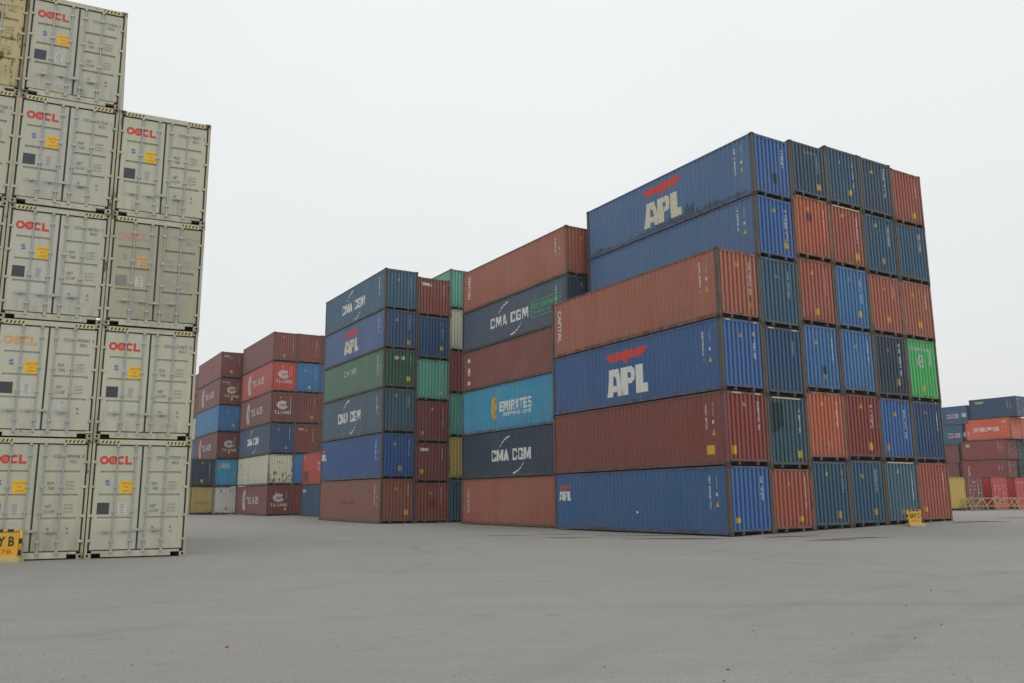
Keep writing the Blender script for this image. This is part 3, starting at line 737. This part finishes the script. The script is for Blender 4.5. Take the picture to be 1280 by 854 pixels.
# low pair between that stack and the middle one
oj = Cb.u*(80.-12.192) + Cb.v*24.87
J = Block(oj.x, oj.y, .5428, 2.46, (-.03, 0, 0), [2.85, 2.95])
zz = J.cum(0); JC = []
for t, (cc, lb) in enumerate(((DKBLUE, 'dark blue container on the ground showing behind the middle stack, yellow plate on its side'),
                              (RED, 'red container half hidden behind the middle stack, above a dark blue one'))):
    c = J.place(cc, 0, zz[t], zz[t+1], seed=450+t, side_marks=False, detail=False); JC.append(c)
    tag(c.root, lb, 'shipping container', 'low pair of containers behind the middle stack')
art_obj(Art().rect(-5.1, 2.35, 1.0, .32), 'data_plate', solid((.50, .38, .16), .6), LC, 'side', JC[0].side)
art_obj(Art().text('T', -5.35, 2.35, .4, .5, .05).text('T.S. LINES', .5, 1.6, 4.2, .7, .03), 'logo', M_WHIT2, LC, 'side', JC[1].side)
art_obj(Art().rect(-4.85, .75, 1.6, 1.0), 'overpainted_patch', solid((.17, .06, .055), .7), LC, 'side', JC[1].side)

# ---- far left stack
bc = {0: [(OCHRE, 'ochre'), (NAVY, 'dark navy')], 1: [(OFFW, 'off-white'), (CYAN, 'turquoise blue'), (MAROON, 'maroon'), (AZURE, 'azure blue'), (MAROON, 'maroon'), (MAROON, 'maroon')]}
BC = {}
for j in range(2):
    zz = B.cum(j)
    for t, (cc, cn) in enumerate(bc[j]):
        sc_ = {(1, 5): (.28, .11, .10), (1, 4): (.25, .10, .09), (1, 2): (.23, .08, .075), (1, 3): (.07, .23, .44)}.get((j, t))
        c = B.place(cc, j, zz[t], zz[t+1], seed=500+j*10+t, side_marks=False, detail=False, side_col=sc_, rust=.9 if cc is OCHRE else .4); BC[(j, t)] = c
        tag(c.root, f'{cn} container, {TIER[t+1]} of the farthest stack at left, beside the cream stack', 'shipping container', 'containers of the farthest stack at left')
BC[(1, 4)].root['label'] = 'upper maroon T.S. LINES container of the farthest stack at left'
BC[(1, 2)].root['label'] = 'lower maroon T.S. LINES container of the farthest left stack, under the azure blue one'
BC[(0, 0)].root['label'] = 'ochre container with rusty scrawl on the ground next to the cream stack'
for t in (4, 2): put_ts(BC[(1, t)], LC, -.2, 1.45, 1.1, 'side', BC[(1, t)].side); put_ts(BC[(1, t)], LC, 0.1, 1.45, 1.05, 'end', BC[(1, t)].end)
art_obj(Art().text('tex', -.62, 2.42, .62, .24, .03), 'logo', M_WHIT2, LC, 'end', BC[(1, 5)].end)
art_obj(Art().text('TCNU', -.55, 2.45, .8, .18, .03), 'lettering', M_WHIT2, LC, 'end', BC[(1, 4)].end)
art_obj(Art().rect(-.15, 2.2, .85, .55), 'white_sticker', solid((.30, .45, .52), .6), LC, 'end', BC[(1, 1)].end)
art_obj(Art().rect(-.72, 2.15, .3, .45), 'orange_sticker', solid((.45, .22, .12), .6), LC, 'end', BC[(1, 1)].end)
art_obj(Art().rect(-.5, 2.45, .10, .22).rect(.48, 2.45, .10, .18), 'lettering', M_DARK, LC, 'end', BC[(1, 0)].end)
sc2 = Art(); q = random.Random(9)
for i in range(13): sc2.arc(-.7+i*.11, 1.2+q.uniform(-.12, .12), q.uniform(.06, .12), q.uniform(0, 6), q.uniform(6.5, 9), .03, .03, 8)
art_obj(sc2, 'rusty_scrawl', solid((.16, .08, .03), .8), LC, 'end', BC[(0, 0)].end)
# bay behind it
oh = Cb.u*108.6 + Cb.v*20.65
Hh = Block(oh.x, oh.y, .5444, 2.46, (0, 0, 0), [2.9, 2.9, 2.9, 2.8, 2.75, 2.75])
zz = Hh.cum(0)
for t, (cc, cn) in enumerate([(MAROON, 'maroon'), (STEEL, 'steel blue'), (AZURE, 'azure blue'), (CREAM, 'cream'), (MARO2, 'faded red'), (MARO2, 'faded red')]):
    c = Hh.place(cc, 0, zz[t], zz[t+1], seed=550+t, side_marks=False, end_marks=False, detail=False)
    tag(c.root, f'{cn} container glimpsed behind the farthest left stack, {TIER[t+1]}', 'shipping container', 'containers glimpsed behind the farthest left stack')

# ---- cream door-end stack at left
M_YST = solid((.62, .52, .22), .6, wear=.5)
M_ACAST = paint((.40, .37, .26), .3, 1.3, .6)
ids = {(0, 0): 'OOCU 777097 0', (0, 1): 'OOCU 714077 8', (0, 2): 'OOCU 685274 1', (0, 3): 'OOCU 798077 5',
       (1, 0): 'OOLU 899098 8', (1, 1): 'OOLU 950043 3', (1, 2): 'OOCU 483361 2', (1, 3): 'OOCU 813504 2', (1, 4): 'OOCU 714364 0',
       (2, 0): 'OOCU 702915 6', (2, 1): 'OOCU 721146 4', (2, 2): 'OOLU 855320 7', (2, 3): 'OOCU 707268 9', (2, 4): 'OOLU 413277 0'}
AW = ['right-hand', 'middle', 'leftmost']
for (cj, t), ident in ids.items():
    j = -1-cj
    zz = [A.base(0)+0*j]
    for h in A.hs: zz.append(zz[-1]+h)
    old = (cj, t) == (2, 4); faded = (cj, t) == (0, 2)
    base = (.50, .42, .22) if old else ((.40, .385, .29) if faded else OOC)
    kw = dict(fade=.15, rust=1.5 if old else (.1, .35, .2, .55)[(cj*5+t*3) % 4], grime=.9 if old else (.28, .5, .38, .65)[(cj*3+t) % 4])
    tint = rnd.uniform(.93, 1.05); base = tuple(x*tint*(1, 1, rnd.uniform(.93, 1.04))[i_] for i_, x in enumerate(base))
    c = A.place(base, j, zz[t], zz[t+1], du=(.12 if (cj, t) == (2, 4) else rnd.uniform(-.02, .03)), seed=600+cj*10+t, side_marks=False, end_marks=False, door_front=True,
                cast_m=M_ACAST,
                frame=(.50, .47, .34) if not old else (.42, .33, .16), post=(.46, .43, .30) if not old else (.36, .27, .13), **kw)
    c.pm = paint(base, kw['fade'], kw['rust'], kw['grime'])
    frm = paint((.50, .49, .37), .2, .8, .5)
    lg = M_REDL
    if faded: lg = solid((.50, .27, .23), .6)
    if (cj, t) == (1, 1): lg = solid((.62, .36, .16), .6, wear=.3)
    door_front(c, LC, base, frm, 700+cj*10+t, ident, faded=1. if faded else 0., logo=lg)
    if (cj, t) in ((1, 4), (1, 1), (0, 0)):
        wp = Art(); qx, qz = {(1, 4): (-.30, .48), (1, 1): (.42, .72), (0, 0): (.86, .42)}[(cj, t)]; kk = .35 if (cj, t) == (0, 0) else 1
        wp.poly([(qx-.10*kk, qz-.15*kk), (qx+.03*kk, qz-.20*kk), (qx+.10*kk, qz-.08*kk), (qx+.06*kk, qz+.16*kk), (qx-.05*kk, qz+.24*kk), (qx-.12*kk, qz+.08*kk)])
        art_obj(wp, 'white_patch', M_WHIT2, LC, .035, c.root, .005)
    tag(c.root, f'cream OOCL container, doors outward, {TIER4[t+1]} of the {AW[cj]} column of the cream stack', 'shipping container', 'cream containers stacked at left')
    if cj == 0 and t == 3: c.root['label'] = 'cream OOCL container topping the shorter right-hand column of the cream stack'
    if faded: c.root['label'] = 'cream OOCL container with faded pink lettering, third tier of right-hand column'
    if (cj, t) == (1, 1): c.root['label'] = 'cream container with faded orange OOCL lettering, second tier of middle column'
    if old: c.root['label'] = 'rust-streaked yellowish container at the top left corner of the photograph'
    if cj == 2 and not old: c.root['label'] = f'cream container cut off by the left edge of the photo, {TIER4[t+1]}'

# ---- distant yard at right (20 ft boxes)
L20 = 6.058
G0 = Vector((63.91, 108.0))
def gplace(org, j, du, z0, z1, cc, seed, doors=False, **kw):
    b = Block(org.x, org.y, .5428, 2.46, (0, 0, 0), [])
    return b, b.place(cc, j, z0, z1, L=L20, du=du, seed=seed, detail=False, **kw)
gz_ = [.4, 3.55, 6.07, 8.6, 11.4, 14.01]
yv = Vector((math.cos(.5428), math.sin(.5428))); yu = Vector((-yv.y, yv.x))
M_GD = None
def far_doors(c, L, seed):
    """simple door detail on the near end of a distant 20 ft box"""
    r = c.root; q = random.Random(seed)
    if 'fd' not in DKIT:
        bm = bmesh.new(); tube(bm, (0, -L/2-.01, .15), (0, -L/2-.01, H0-.12), .022, 5); DKIT['fr'] = fin(bm, 'locking_rod')
        bm = bmesh.new(); box(bm, -HW+.066, -.02, -L/2+.03, -L/2+.07, .18, H0-.13); DKIT['fd'] = fin(bm, 'door')
        bm = bmesh.new(); box(bm, .02, HW-.066, -L/2+.03, -L/2+.07, .18, H0-.13); DKIT['fe'] = fin(bm, 'door')
        bm = bmesh.new(); box(bm, -HW+.16, HW-.16, -L/2+.01, -L/2+.1, .03, .18); DKIT['fs'] = fin(bm, 'sill')
        bm = bmesh.new(); box(bm, -HW+.16, HW-.16, -L/2+.01, -L/2+.1, H0-.13, H0-.02); DKIT['fh'] = fin(bm, 'header')
    dl = link('door', DKIT['fd'], (c.pm,), r); dr_ = link('door', DKIT['fe'], (c.pm,), r)
    for x, p_ in ((-.85, dl), (-.35, dl), (.35, dr_), (.85, dr_)): link('locking_rod', DKIT['fr'], (M_GALV,), p_, loc=(x, 0, 0))
    link('sill', DKIT['fs'], (c.pm,), r); link('header', DKIT['fh'], (c.pm,), r)
    a = Art()
    for i in range(7):
        zc = 2.45-i*.32
        for x in (-.6, .0, .6):
            if q.random() < .6: a.rect(x+q.uniform(-.08, .08), zc, q.uniform(.15, .34), q.uniform(.05, .10))
    art_obj(a, 'door_markings', M_WHIT2, L, .03, r, .004)
def gcont(org, j, du, z0, z1, cc, seed, label, group, side_marks=True):
    b, c = gplace(org, j, du, z0, z1, cc, seed, side_marks=side_marks, end_marks=False, door_front=True)
    c.pm = paint(cc, .35, .5, .5); far_doors(c, L20, seed)
    tag(c.root, label, 'shipping container', group); return c
GG = 'distant containers beyond the barricades'
GRED = (.28, .055, .048)
gA = [(GRED, 1.7), (GRED, 1.9), (GRED, 1.7), ((.70, .12, .042), .9), (DKBLUE, 0.)]
gl = ['maroon container on the ground far behind the barricades, first column',
      'maroon container, lower of two under the orange one beyond the barricades', 'maroon container directly under the orange one with Chinese lettering',
      'orange container with white Chinese lettering in the distant stack at right', 'navy container topping the distant stack at the right edge']
GC = []
for t, ((cc, du), lb) in enumerate(zip(gA, gl)): GC.append(gcont(G0, 0, du, gz_[t], gz_[t+1], cc, 800+t, lb, GG))
art_obj(Art().text('天敬海运', -.2, 1.45, 3.5, .62, .02), 'logo', M_WHITE, L20, 'side', GC[3].side)
art_obj(Art().rect(2.2, 2.35, .5, .25), 'small_lettering', M_WHIT2, L20, 'side', GC[3].side)
art_obj(Art().rect(-1.7, 2.35, 1.1, .3), 'yellow_plate', solid((.52, .40, .16), .6), L20, 'side', GC[4].side)
art_obj(Art().rect(-2.1, 2.2, .5, .45), 'white_lettering', M_WHIT2, L20, 'side', GC[2].side)
art_obj(Art().text('CAI', -2.0, 1.3, 1.5, .3, .04, 0, -math.pi/2), 'white_lettering', M_WHIT2, L20, 'side', GC[1].side)
for t, cc in ((3, (.70, .12, .042)),): gcont(G0, 1, .9, gz_[3], gz_[4], cc, 815, 'orange container beside the Chinese-lettered orange one, cut by the right edge', GG, False)
for t in range(3): gcont(G0, 1, 1.8, gz_[t], gz_[t+1], NAVY, 816+t, f'dark container in the distant stack\'s second column, {TIER[t+1]}', GG, False)
# blue boxes behind, with small white logo boards
for t in range(5):
    c = gcont(G0, 0, 6.4+gA[t][1], gz_[t]-.12*t, gz_[t+1]-.12*(t+1), (.045, .12, .23) if t > 2 else MARO2, 830+t, f'{"blue" if t > 2 else "maroon"} container behind the distant navy and orange boxes, {TIER[t+1]}', GG, False)
    if t > 2:
        o_ = 1.1+gA[t][1]
        o = art_obj(Art().rect(o_-.2, 1.35, 1.7, .62).rect(o_+1.5, 1.4, .75, .62), 'white_logo_board', solid((.50, .54, .60), .6), L20, 'side', c.side)
        art_obj(Art().text('M  SC', o_-.2, 1.35, 1.6, .42, .03), 'logo', solid((.06, .12, .30), .6), L20, 'side', o, .008)
        art_obj(Art().disc(o_-.2, 1.38, .32, .30, 12), 'emblem', solid((.55, .12, .15), .6), L20, 'side', o, .012)
# nearer bay at the frame's right edge
org3 = G0 + yv*1.9 - yu*6.5
for t, cc in enumerate([MAROON, TEAL, DKBLUE]):
    z0 = [.4, 3.5, 5.97][t]; z1 = [3.5, 5.97, 8.4][t]
    c = gcont(org3, 0, 0, z0, z1, cc, 850+t, f'{["maroon", "mint green", "dark blue"][t]} container at the right edge of the photo, {TIER[t+1]}', GG, False)
    if t > 0: art_obj(Art().rect(-2.0 if t == 1 else -1.3, 1.35, .45 if t == 1 else 1.6, 1.7 if t == 1 else .7), 'white_lettering', M_WHIT2, L20, 'side', c.side)
# single row at the foot, ends towards the camera
def ray(px, py=640):
    f, p, r = 1065.3, .1813, .0054; u = (px-640)/f; v = (427-py)/f
    return Vector((u, math.cos(p)-v*math.sin(p)))
uK = 41.6
for n_, (px, cc, lb) in enumerate(((1186.5, (.60, .46, .10), 'mustard yellow container standing on the ground just right of the big block'),
                                (1209.5, (.22, .055, .045), 'maroon container on the ground behind the yellow barricades'),
                                (1241, (.55, .055, .045), 'bright red container on the ground behind the barricades'),
                                (1271, (.55, .06, .05), 'bright red container behind the barricades, cut by the right edge'))):
    d = ray(px); P = d*(uK/(d.dot(yu)))
    b = Block(P.x, P.y, .5428, 2.46, (0, 0, 0), [])
    cc2 = b.place(cc, 0, .36, 3.05, L=L20, seed=870+n_, detail=False, side_marks=False, end_marks=False, door_front=n_ > 0, fade=.2, rust=.3)
    cc2.pm = paint(cc, .2, .3, .4)
    if n_: far_doors(cc2, L20, 880+n_)
    tag(cc2.root, lb, 'shipping container', 'containers on the ground behind the barricades')

# ------------------------------------------------------------------ barricades of yellow tube
M_BAR = solid((.50, .40, .20), .6, wear=.8)
def barricade(x, y, yaw, label, z=.36):
    r = bpy.data.objects.new('barricade', None); col.objects.link(r); r.location = (x, y, z); r.rotation_euler = (0, 0, yaw); r.empty_display_size = .3
    def part(n, segs, rad=.035):
        bm = bmesh.new()
        for a, b in segs: tube(bm, a, b, rad, 6)
        link(n, fin(bm, n), (M_BAR,), r)
    part('leg', [((-.9, 0, .95), (-.55, 0, .03))], .045); part('leg', [((.75, 0, .95), (1.1, 0, .03))], .045)
    part('top_rail', [((-.9, 0, .95), (.75, 0, .95))]); part('lower_rail', [((-.66, 0, .33), (1.0, 0, .33))])
    part('brace', [((-.66, 0, .33), (-.15, 0, .93)), ((.75, 0, .93), (.2, 0, .35))])
    part('foot', [((-.55, -.35, .03), (-.55, .35, .03))], .035); part('foot', [((1.1, -.35, .03), (1.1, .35, .03))], .035)
    tag(r, label, 'barricade', 'yellow tube barricades')
for px, lb in ((1196, 'yellow tubular barricade nearest the big block'), (1216, 'yellow tubular barricade in front of the maroon ground container'),
               (1229, 'yellow tubular barricade between the maroon and red ground containers'), (1256, 'yellow tubular barricade in front of the bright red container'), (1278, 'yellow tubular barricade at the right edge of the photo')):
    d = ray(px); P = d*(70.5/d.y); barricade(P.x, P.y, R(-14), lb)

# ------------------------------------------------------------------ yellow bay sign boxes
M_SGN = solid((.66, .38, .025), .5, wear=.25, name='sign_yellow')
M_BASE = solid((.55, .45, .20), .7, wear=.7)
def bay_sign(x, y, z, yaw, letters, small, label, sc=1.):
    r = bpy.data.objects.new('bay_sign', None); col.objects.link(r); r.location = (x, y, z); r.rotation_euler = (0, 0, yaw); r.scale = (sc,)*3; r.empty_display_size = .3
    bm = bmesh.new(); box(bm, -.52, .52, -.22, .22, 0, .09); box(bm, -.46, .46, -.14, .14, .09, .13); bmesh.ops.bevel(bm, geom=bm.edges[:], offset=.012, segments=1); link('base', fin(bm, 'base'), (M_BASE,), r)
    bm = bmesh.new(); box(bm, -.42, .42, -.05, .05, .13, .70); bmesh.ops.bevel(bm, geom=bm.edges[:], offset=.012, segments=2)
    bd = link('board', fin(bm, 'board'), (M_SGN,), r)
    bm = bmesh.new(); tube(bm, (-.40, 0, .76), (.40, 0, .76), .032, 10); link('top_tube', fin(bm, 'top_tube', True), (M_SGN,), r)
    for s in (-1, 1):
        bm = bmesh.new(); tube(bm, (s*.45, 0, .12), (s*.45, 0, .76), .036, 10); link('post', fin(bm, 'post', True), (M_SGN,), r)
        for za in (.16, .44):
            bm = bmesh.new(); tube(bm, (s*.45, 0, za), (s*.45, 0, za+.13), .0375, 10); link('black_band', fin(bm, 'black_band', True), (M_RUB,), r)
    bm = bmesh.new()
    for xa in (-.36, -.12, .12): tube(bm, (xa+.03, 0, .76), (xa+.17, 0, .76), .0335, 10)
    link('black_bands', fin(bm, 'black_bands', True), (M_RUB,), r)
    for art, nm, mt in ((Art().text(letters, 0, .50, .66, .24, .03), 'bay_letters', M_RUB), (Art().text(small, 0, .25, .56, .11, .012), 'small_number', M_REDL)):
        bm = bmesh.new(); vv = [bm.verts.new((s, -.053, z_)) for s, z_ in art.v]
        for f in art.f:
            try: bm.faces.new([vv[i] for i in f])
            except ValueError: pass
        link(nm, fin(bm, nm, recalc=False), (mt,), bd)
    tag(r, label, 'sign', 'yellow bay marker signs'); return r
def gp0(px, py, z):
    f, p, r = 1065.3, .1813, .0054; u = (px-640)/f; v = (427-py)/f; u, v = u*math.cos(r)+v*math.sin(r), -u*math.sin(r)+v*math.cos(r)
    dy = math.cos(p)-v*math.sin(p); dz_ = math.sin(p)+v*math.cos(p); tt = (z-1.5608)/dz_; return u*tt, dy*tt
SGC = gp0(1143.5, 657.5, .27)
print('sign', SGC)
bay_sign(*SGC, .27, R(24), 'BAY C', '10678', 'small yellow bay sign lettered BAY C standing before the right-hand block', .88)
bay_sign(-12.62, 21.50, .07, R(14), 'BAY B', '18678', 'yellow bay sign lettered BAY B before the cream stack, cut by left edge', 1.0)

# ------------------------------------------------------------------ ground
ctrl = []
for b, n in ((F, 6), (E, 1), (D, 3), (Cb, 2), (B, 2)):
    for i in range(0, 7):
        for j in range(0, n+1):
            p = b.o + b.u*(i/6*LC) + b.v*(j*b.sp); ctrl.append((p.x, p.y, b.e[0]+b.e[1]*i/6+b.e[2]*j))
for i in range(0, 7):
    for j in range(-3, 1):
        p = A.o + A.u*(i/6*LC) + A.v*(j*A.sp); ctrl.append((p.x, p.y, A.base(0)))
for x_, y_, z_ in ((0, 0, 0), (-8, 8, 0), (10, 8, .02), (0, 15, 0), (8, 20, 0.02), (20, 15, .15), (-20, 10, .05), (38, 72, .36), (60, 100, .4), (44, 74, .36), (60, 60, .4), (30, 70, .36), (34, 56, .36), (30, 45, .40),
                   (-40, 40, 0), (-60, 100, 0), (-20, 150, 0), (60, 180, .3), (120, 100, .35), (25, 30, .3), (56, 125, .4), (20, 100, .2)): ctrl += [(x_, y_, z_)]*3
def gheight(x, y):
    n = d = 0.
    for (a, b, c) in ctrl:
        w = 1./((x-a)**2+(y-b)**2+.3)**2; n += w*c; d += w
    return n/d - .008
def axis(lo, hi, dense_lo, dense_hi, st):
    a = []; t = dense_lo
    while t <= dense_hi: a.append(t); t += st
    ext = [4, 10, 25, 60, 150, 400, 1000, 2500]
    return [dense_lo-q_ for q_ in ext[::-1]] + a + [a[-1]+q_ for q_ in ext]
import bisect
xs = axis(0, 0, -60, 90, 1.25); ys = axis(0, 0, -6, 134, 1.25)
bm = bmesh.new(); grid = [[bm.verts.new((x, y, gheight(x, y))) for x in xs] for y in ys]
for a, b in zip(grid, grid[1:]):
    for i in range(len(xs)-1): bm.faces.new((a[i], a[i+1], b[i+1], b[i]))
def gsurf(x, y):
    i = min(max(bisect.bisect(xs, x)-1, 0), len(xs)-2); j = min(max(bisect.bisect(ys, y)-1, 0), len(ys)-2)
    fx = (x-xs[i])/(xs[i+1]-xs[i]); fy = (y-ys[j])/(ys[j+1]-ys[j])
    z = lambda a, c: GRIDZ[c][a]
    return (z(i, j)*(1-fx)+z(i+1, j)*fx)*(1-fy)+(z(i, j+1)*(1-fx)+z(i+1, j+1)*fx)*fy
GRIDZ = [[v.co.z for v in r_] for r_ in grid]
gm, t, b = nodes('worn_asphalt', .85)
tcn = N(t, 'ShaderNodeTexCoord')
def gn(scale, sc=(1, 1, 1), rot=0., detail=5, r=.6, dist=0.):
    mp = N(t, 'ShaderNodeMapping'); mp.inputs['Scale'].default_value = sc; mp.inputs['Rotation'].default_value = (0, 0, rot); t.links.new(tcn.outputs['Object'], mp.inputs['Vector'])
    n = N(t, 'ShaderNodeTexNoise', Scale=scale, Detail=detail, Roughness=r, Distortion=dist); t.links.new(mp.outputs[0], n.inputs['Vector']); return n.outputs['Fac']
cgr = mixc(t, rng(t, gn(.12, detail=6, dist=.6), .35, .65), (.255, .250, .232), (.302, .296, .276))
cgr = mixc(t, rng(t, gn(.5, sc=(.6, 1.3, 1), rot=.12, detail=6, dist=1.2), .44, .66, 0, .4), cgr, (.25, .238, .212))
cgr = mixc(t, rng(t, gn(.9, sc=(.2, 2.2, 1), rot=-.25, detail=5, dist=1.4), .50, .66, 0, .22), cgr, (.38, .36, .325))
cgr = mixc(t, rng(t, gn(1.1, sc=(.2, 2.6, 1), rot=.5, detail=4, dist=1.2), .58, .68, 0, .2), cgr, (.19, .182, .168))
cgr = mixc(t, rng(t, gn(4.5, sc=(.5, 1, 1), rot=.3, detail=8, r=.75), .40, .62, 0, .30), cgr, (.215, .205, .185))
cgr = mixc(t, rng(t, gn(30, detail=6, r=.8), .40, .62, 0, .55), cgr, (.17, .162, .148))
cgr = mixc(t, rng(t, gn(80, detail=4, r=.75), .56, .70, 0, .75), cgr, (.50, .475, .43))
cgr = mixc(t, rng(t, gn(1.3, sc=(.6, 1, 1), detail=9, r=.72), .60, .68, 0, .55), cgr, (.15, .142, .13))
# curved tyre scrubs (rings far larger than the gap between them)
for (cx0, cy0, rad, wd, st_) in ((2.5, 27.5, 4.2, .16, .35), (2.9, 27.2, 5.9, .2, .3), (19, 17, 5.2, .18, .35), (18.6, 17.4, 6.6, .15, .3), (-30, 0, 42, .3, .25), (-30.5, 0, 44.3, .3, .25), (4, -6, 19, .28, .22), (-14, 22, 12, .2, .25), (30, -12, 36, .3, .22), (30, -12, 33.8, .3, .22)):
    vmn = N(t, 'ShaderNodeVectorMath', operation='DISTANCE'); t.links.new(tcn.outputs['Object'], vmn.inputs[0]); vmn.inputs[1].default_value = (cx0, cy0, 0)
    wob = mul(t, gn(.8, detail=3), .9); dd = mul(t, vmn.outputs['Value'], wob, 'ADD')
    ab = mul(t, mul(t, dd, rad+.45, 'SUBTRACT'), 0., 'ADD'); a2 = N(t, 'ShaderNodeMath', operation='ABSOLUTE'); t.links.new(ab, a2.inputs[0])
    ring = rng(t, a2.outputs[0], wd*.3, wd, 1, 0)
    cgr = mixc(t, mul(t, mul(t, ring, rng(t, gn(.35, detail=3), .42, .58)), st_), cgr, (.14, .135, .125))
t.links.new(cgr, b.inputs['Base Color'])
bp = N(t, 'ShaderNodeBump', Strength=.35, Distance=.012)
t.links.new(gn(45, detail=6, r=.8), bp.inputs['Height']); t.links.new(bp.outputs[0], b.inputs['Normal'])
b.inputs['Specular IOR Level'].default_value = .3
g = link('ground', fin(bm, 'ground'), (gm,)); g['kind'] = 'structure'
for p in g.data.polygons: p.use_smooth = True

# shallow damp puddles
def puddle(x, y, lx, ly, yaw, seed, mat):
    q = random.Random(seed); bm = bmesh.new(); n = 40; ph = [q.uniform(0, 6) for _ in range(4)]
    rings = [bm.verts.new((x, y, gsurf(x, y)+.007))]; prev = None
    for rk in (.2, .4, .6, .8, 1.):
        cur = []
        for i in range(n):
            a = 2*math.pi*i/n; rr = rk*(1+.22*math.sin(3*a+ph[0])+.16*math.sin(5*a+ph[1])+.1*math.sin(9*a+ph[2]))
            px, py = lx*rr*math.cos(a), ly*rr*math.sin(a); X = x+px*math.cos(yaw)-py*math.sin(yaw); Y = y+px*math.sin(yaw)+py*math.cos(yaw)
            cur.append(bm.verts.new((X, Y, gsurf(X, Y)+.007)))
        for i in range(n):
            if prev: bm.faces.new((prev[i], cur[i], cur[(i+1) % n], prev[(i+1) % n]))
            else: bm.faces.new((rings[0], cur[i], cur[(i+1) % n]))
        prev = cur
    o = link('puddle', fin(bm, 'puddle'), (mat,)); o['kind'] = 'structure'
M_DAMP = solid((.075, .072, .066), .55, wear=.5, name='damp_asphalt')
M_WET = solid((.10, .10, .10), .08, wear=.1, name='standing_water')
# loose stones and scraps on the asphalt
def stone(x, y, s, mat, label, nm='stone'):
    q = random.Random(int(x*100+y*10)); bm = bmesh.new(); s *= .62; bmesh.ops.create_icosphere(bm, subdivisions=1, radius=s)
    for v in bm.verts: v.co *= q.uniform(.75, 1.2); v.co.z *= .55
    o = link(nm, fin(bm, nm), (mat,), loc=(x, y, gsurf(x, y)+s*.3)); tag(o, label, 'stone', 'loose stones on the asphalt')
M_ST = solid((.14, .13, .115), .9); M_ST2 = solid((.16, .10, .06), .9)
def gp(px, py, z=0.):
    f, p, r = 1065.3, .1813, .0054; u = (px-640)/f; v = (427-py)/f; u, v = u*math.cos(r)+v*math.sin(r), -u*math.sin(r)+v*math.cos(r)
    dy = math.cos(p)-v*math.sin(p); dz_ = math.sin(p)+v*math.cos(p); tt = (z-1.5608)/dz_; return u*tt, dy*tt
for k_, (px, py, lx, ly) in enumerate(((635, 670, 1.0, .12), (700, 668, .9, .15), (708, 673, .8, .22), (815, 669.5, 1.2, .2), (835, 674, 1.5, .25), (873, 674.5, 1.0, .12), (985, 668, 1.0, .18), (1040, 673, .9, .16), (1070, 671, 1.3, .2), (760, 670, .6, .1))):
    x_, y_ = gp(px, py, .02 if px < 900 else .15); puddle(x_, y_, lx, ly, .03+.1*(k_ % 3), 30+k_, M_DAMP)
x_, y_ = gp(1223, 653.5, .33); puddle(x_, y_, 1.3, .35, .1, 50, M_WET); x_, y_ = gp(1268, 648.5, .33); puddle(x_, y_, 1.0, .3, .2, 51, M_WET)
for i, (px, py, s, lb) in enumerate(((284, 809, .032, 'small dark stone lying on the asphalt at lower left, the largest there'), (165, 831, .02, 'tiny brown stone near the lower left corner'),
        (942, 789, .022, 'small dark stone on the asphalt right of centre'), (1133, 758, .024, 'small dark stone farthest back on the right of the asphalt'), (1177, 782, .025, 'dark stone at right, between two smaller ones'),
        (1144, 799, .025, 'brownish stone on the asphalt at lower right'), (910, 838, .03, 'flat stone near the bottom edge, right of centre'), (905, 852, .02, 'stone at the very bottom edge of the photo'),
        (756, 834, .02, 'tiny pale brown stone near the bottom centre'), (1164, 739, .03, 'pale stone at right on the asphalt'))):
    x_, y_ = gp(px, py); stone(x_, y_, s, M_ST if i % 3 else M_ST2, lb)

# fine grit scattered over the asphalt: nobody could count it
q = random.Random(21); bm = bmesh.new()
for i in range(2600):
    y = 2.5+22*q.random()**1.6; x = q.uniform(-.75, .75)*y; r0 = q.choice((.003, .004, .005, .005, .007, .010)); z = gsurf(x, y)
    if q.random() < .5: x += math.sin(y*1.7)*.3
    vv = [bm.verts.new((x+r0*math.cos(a)*q.uniform(.7, 1.2), y+r0*math.sin(a)*q.uniform(.7, 1.2), z)) for a in (0, 1.26, 2.5, 3.8, 5.0)]
    tp = bm.verts.new((x+q.uniform(-.3, .3)*r0, y, z+r0*.9))
    for k in range(5): bm.faces.new((vv[k], vv[(k+1) % 5], tp))
gt = link('grit', fin(bm, 'grit'), (solid((.15, .14, .125), .9, wear=.8),)); gt['kind'] = 'stuff'; gt['label'] = 'fine grey grit scattered over the asphalt yard'; gt['category'] = 'grit'

# ------------------------------------------------------------------ haze
bm = bmesh.new(); box(bm, -150, 230, -30, 260, -1.2, 24)
hz = link('haze', fin(bm, 'haze')); hz['kind'] = 'stuff'; hz['label'] = 'thin grey harbour haze'; hz['category'] = 'haze'
hm = bpy.data.materials.new('haze'); hm.use_nodes = True; ht = hm.node_tree; ht.nodes.clear()
ho = ht.nodes.new('ShaderNodeOutputMaterial'); pv = ht.nodes.new('ShaderNodeVolumePrincipled')
pv.inputs['Color'].default_value = (.93, .95, .97, 1); pv.inputs['Density'].default_value = .00045; pv.inputs['Anisotropy'].default_value = .2
ht.links.new(pv.outputs[0], ho.inputs['Volume']); hz.data.materials.append(hm)
for s in hz.material_slots: s.link = 'DATA'
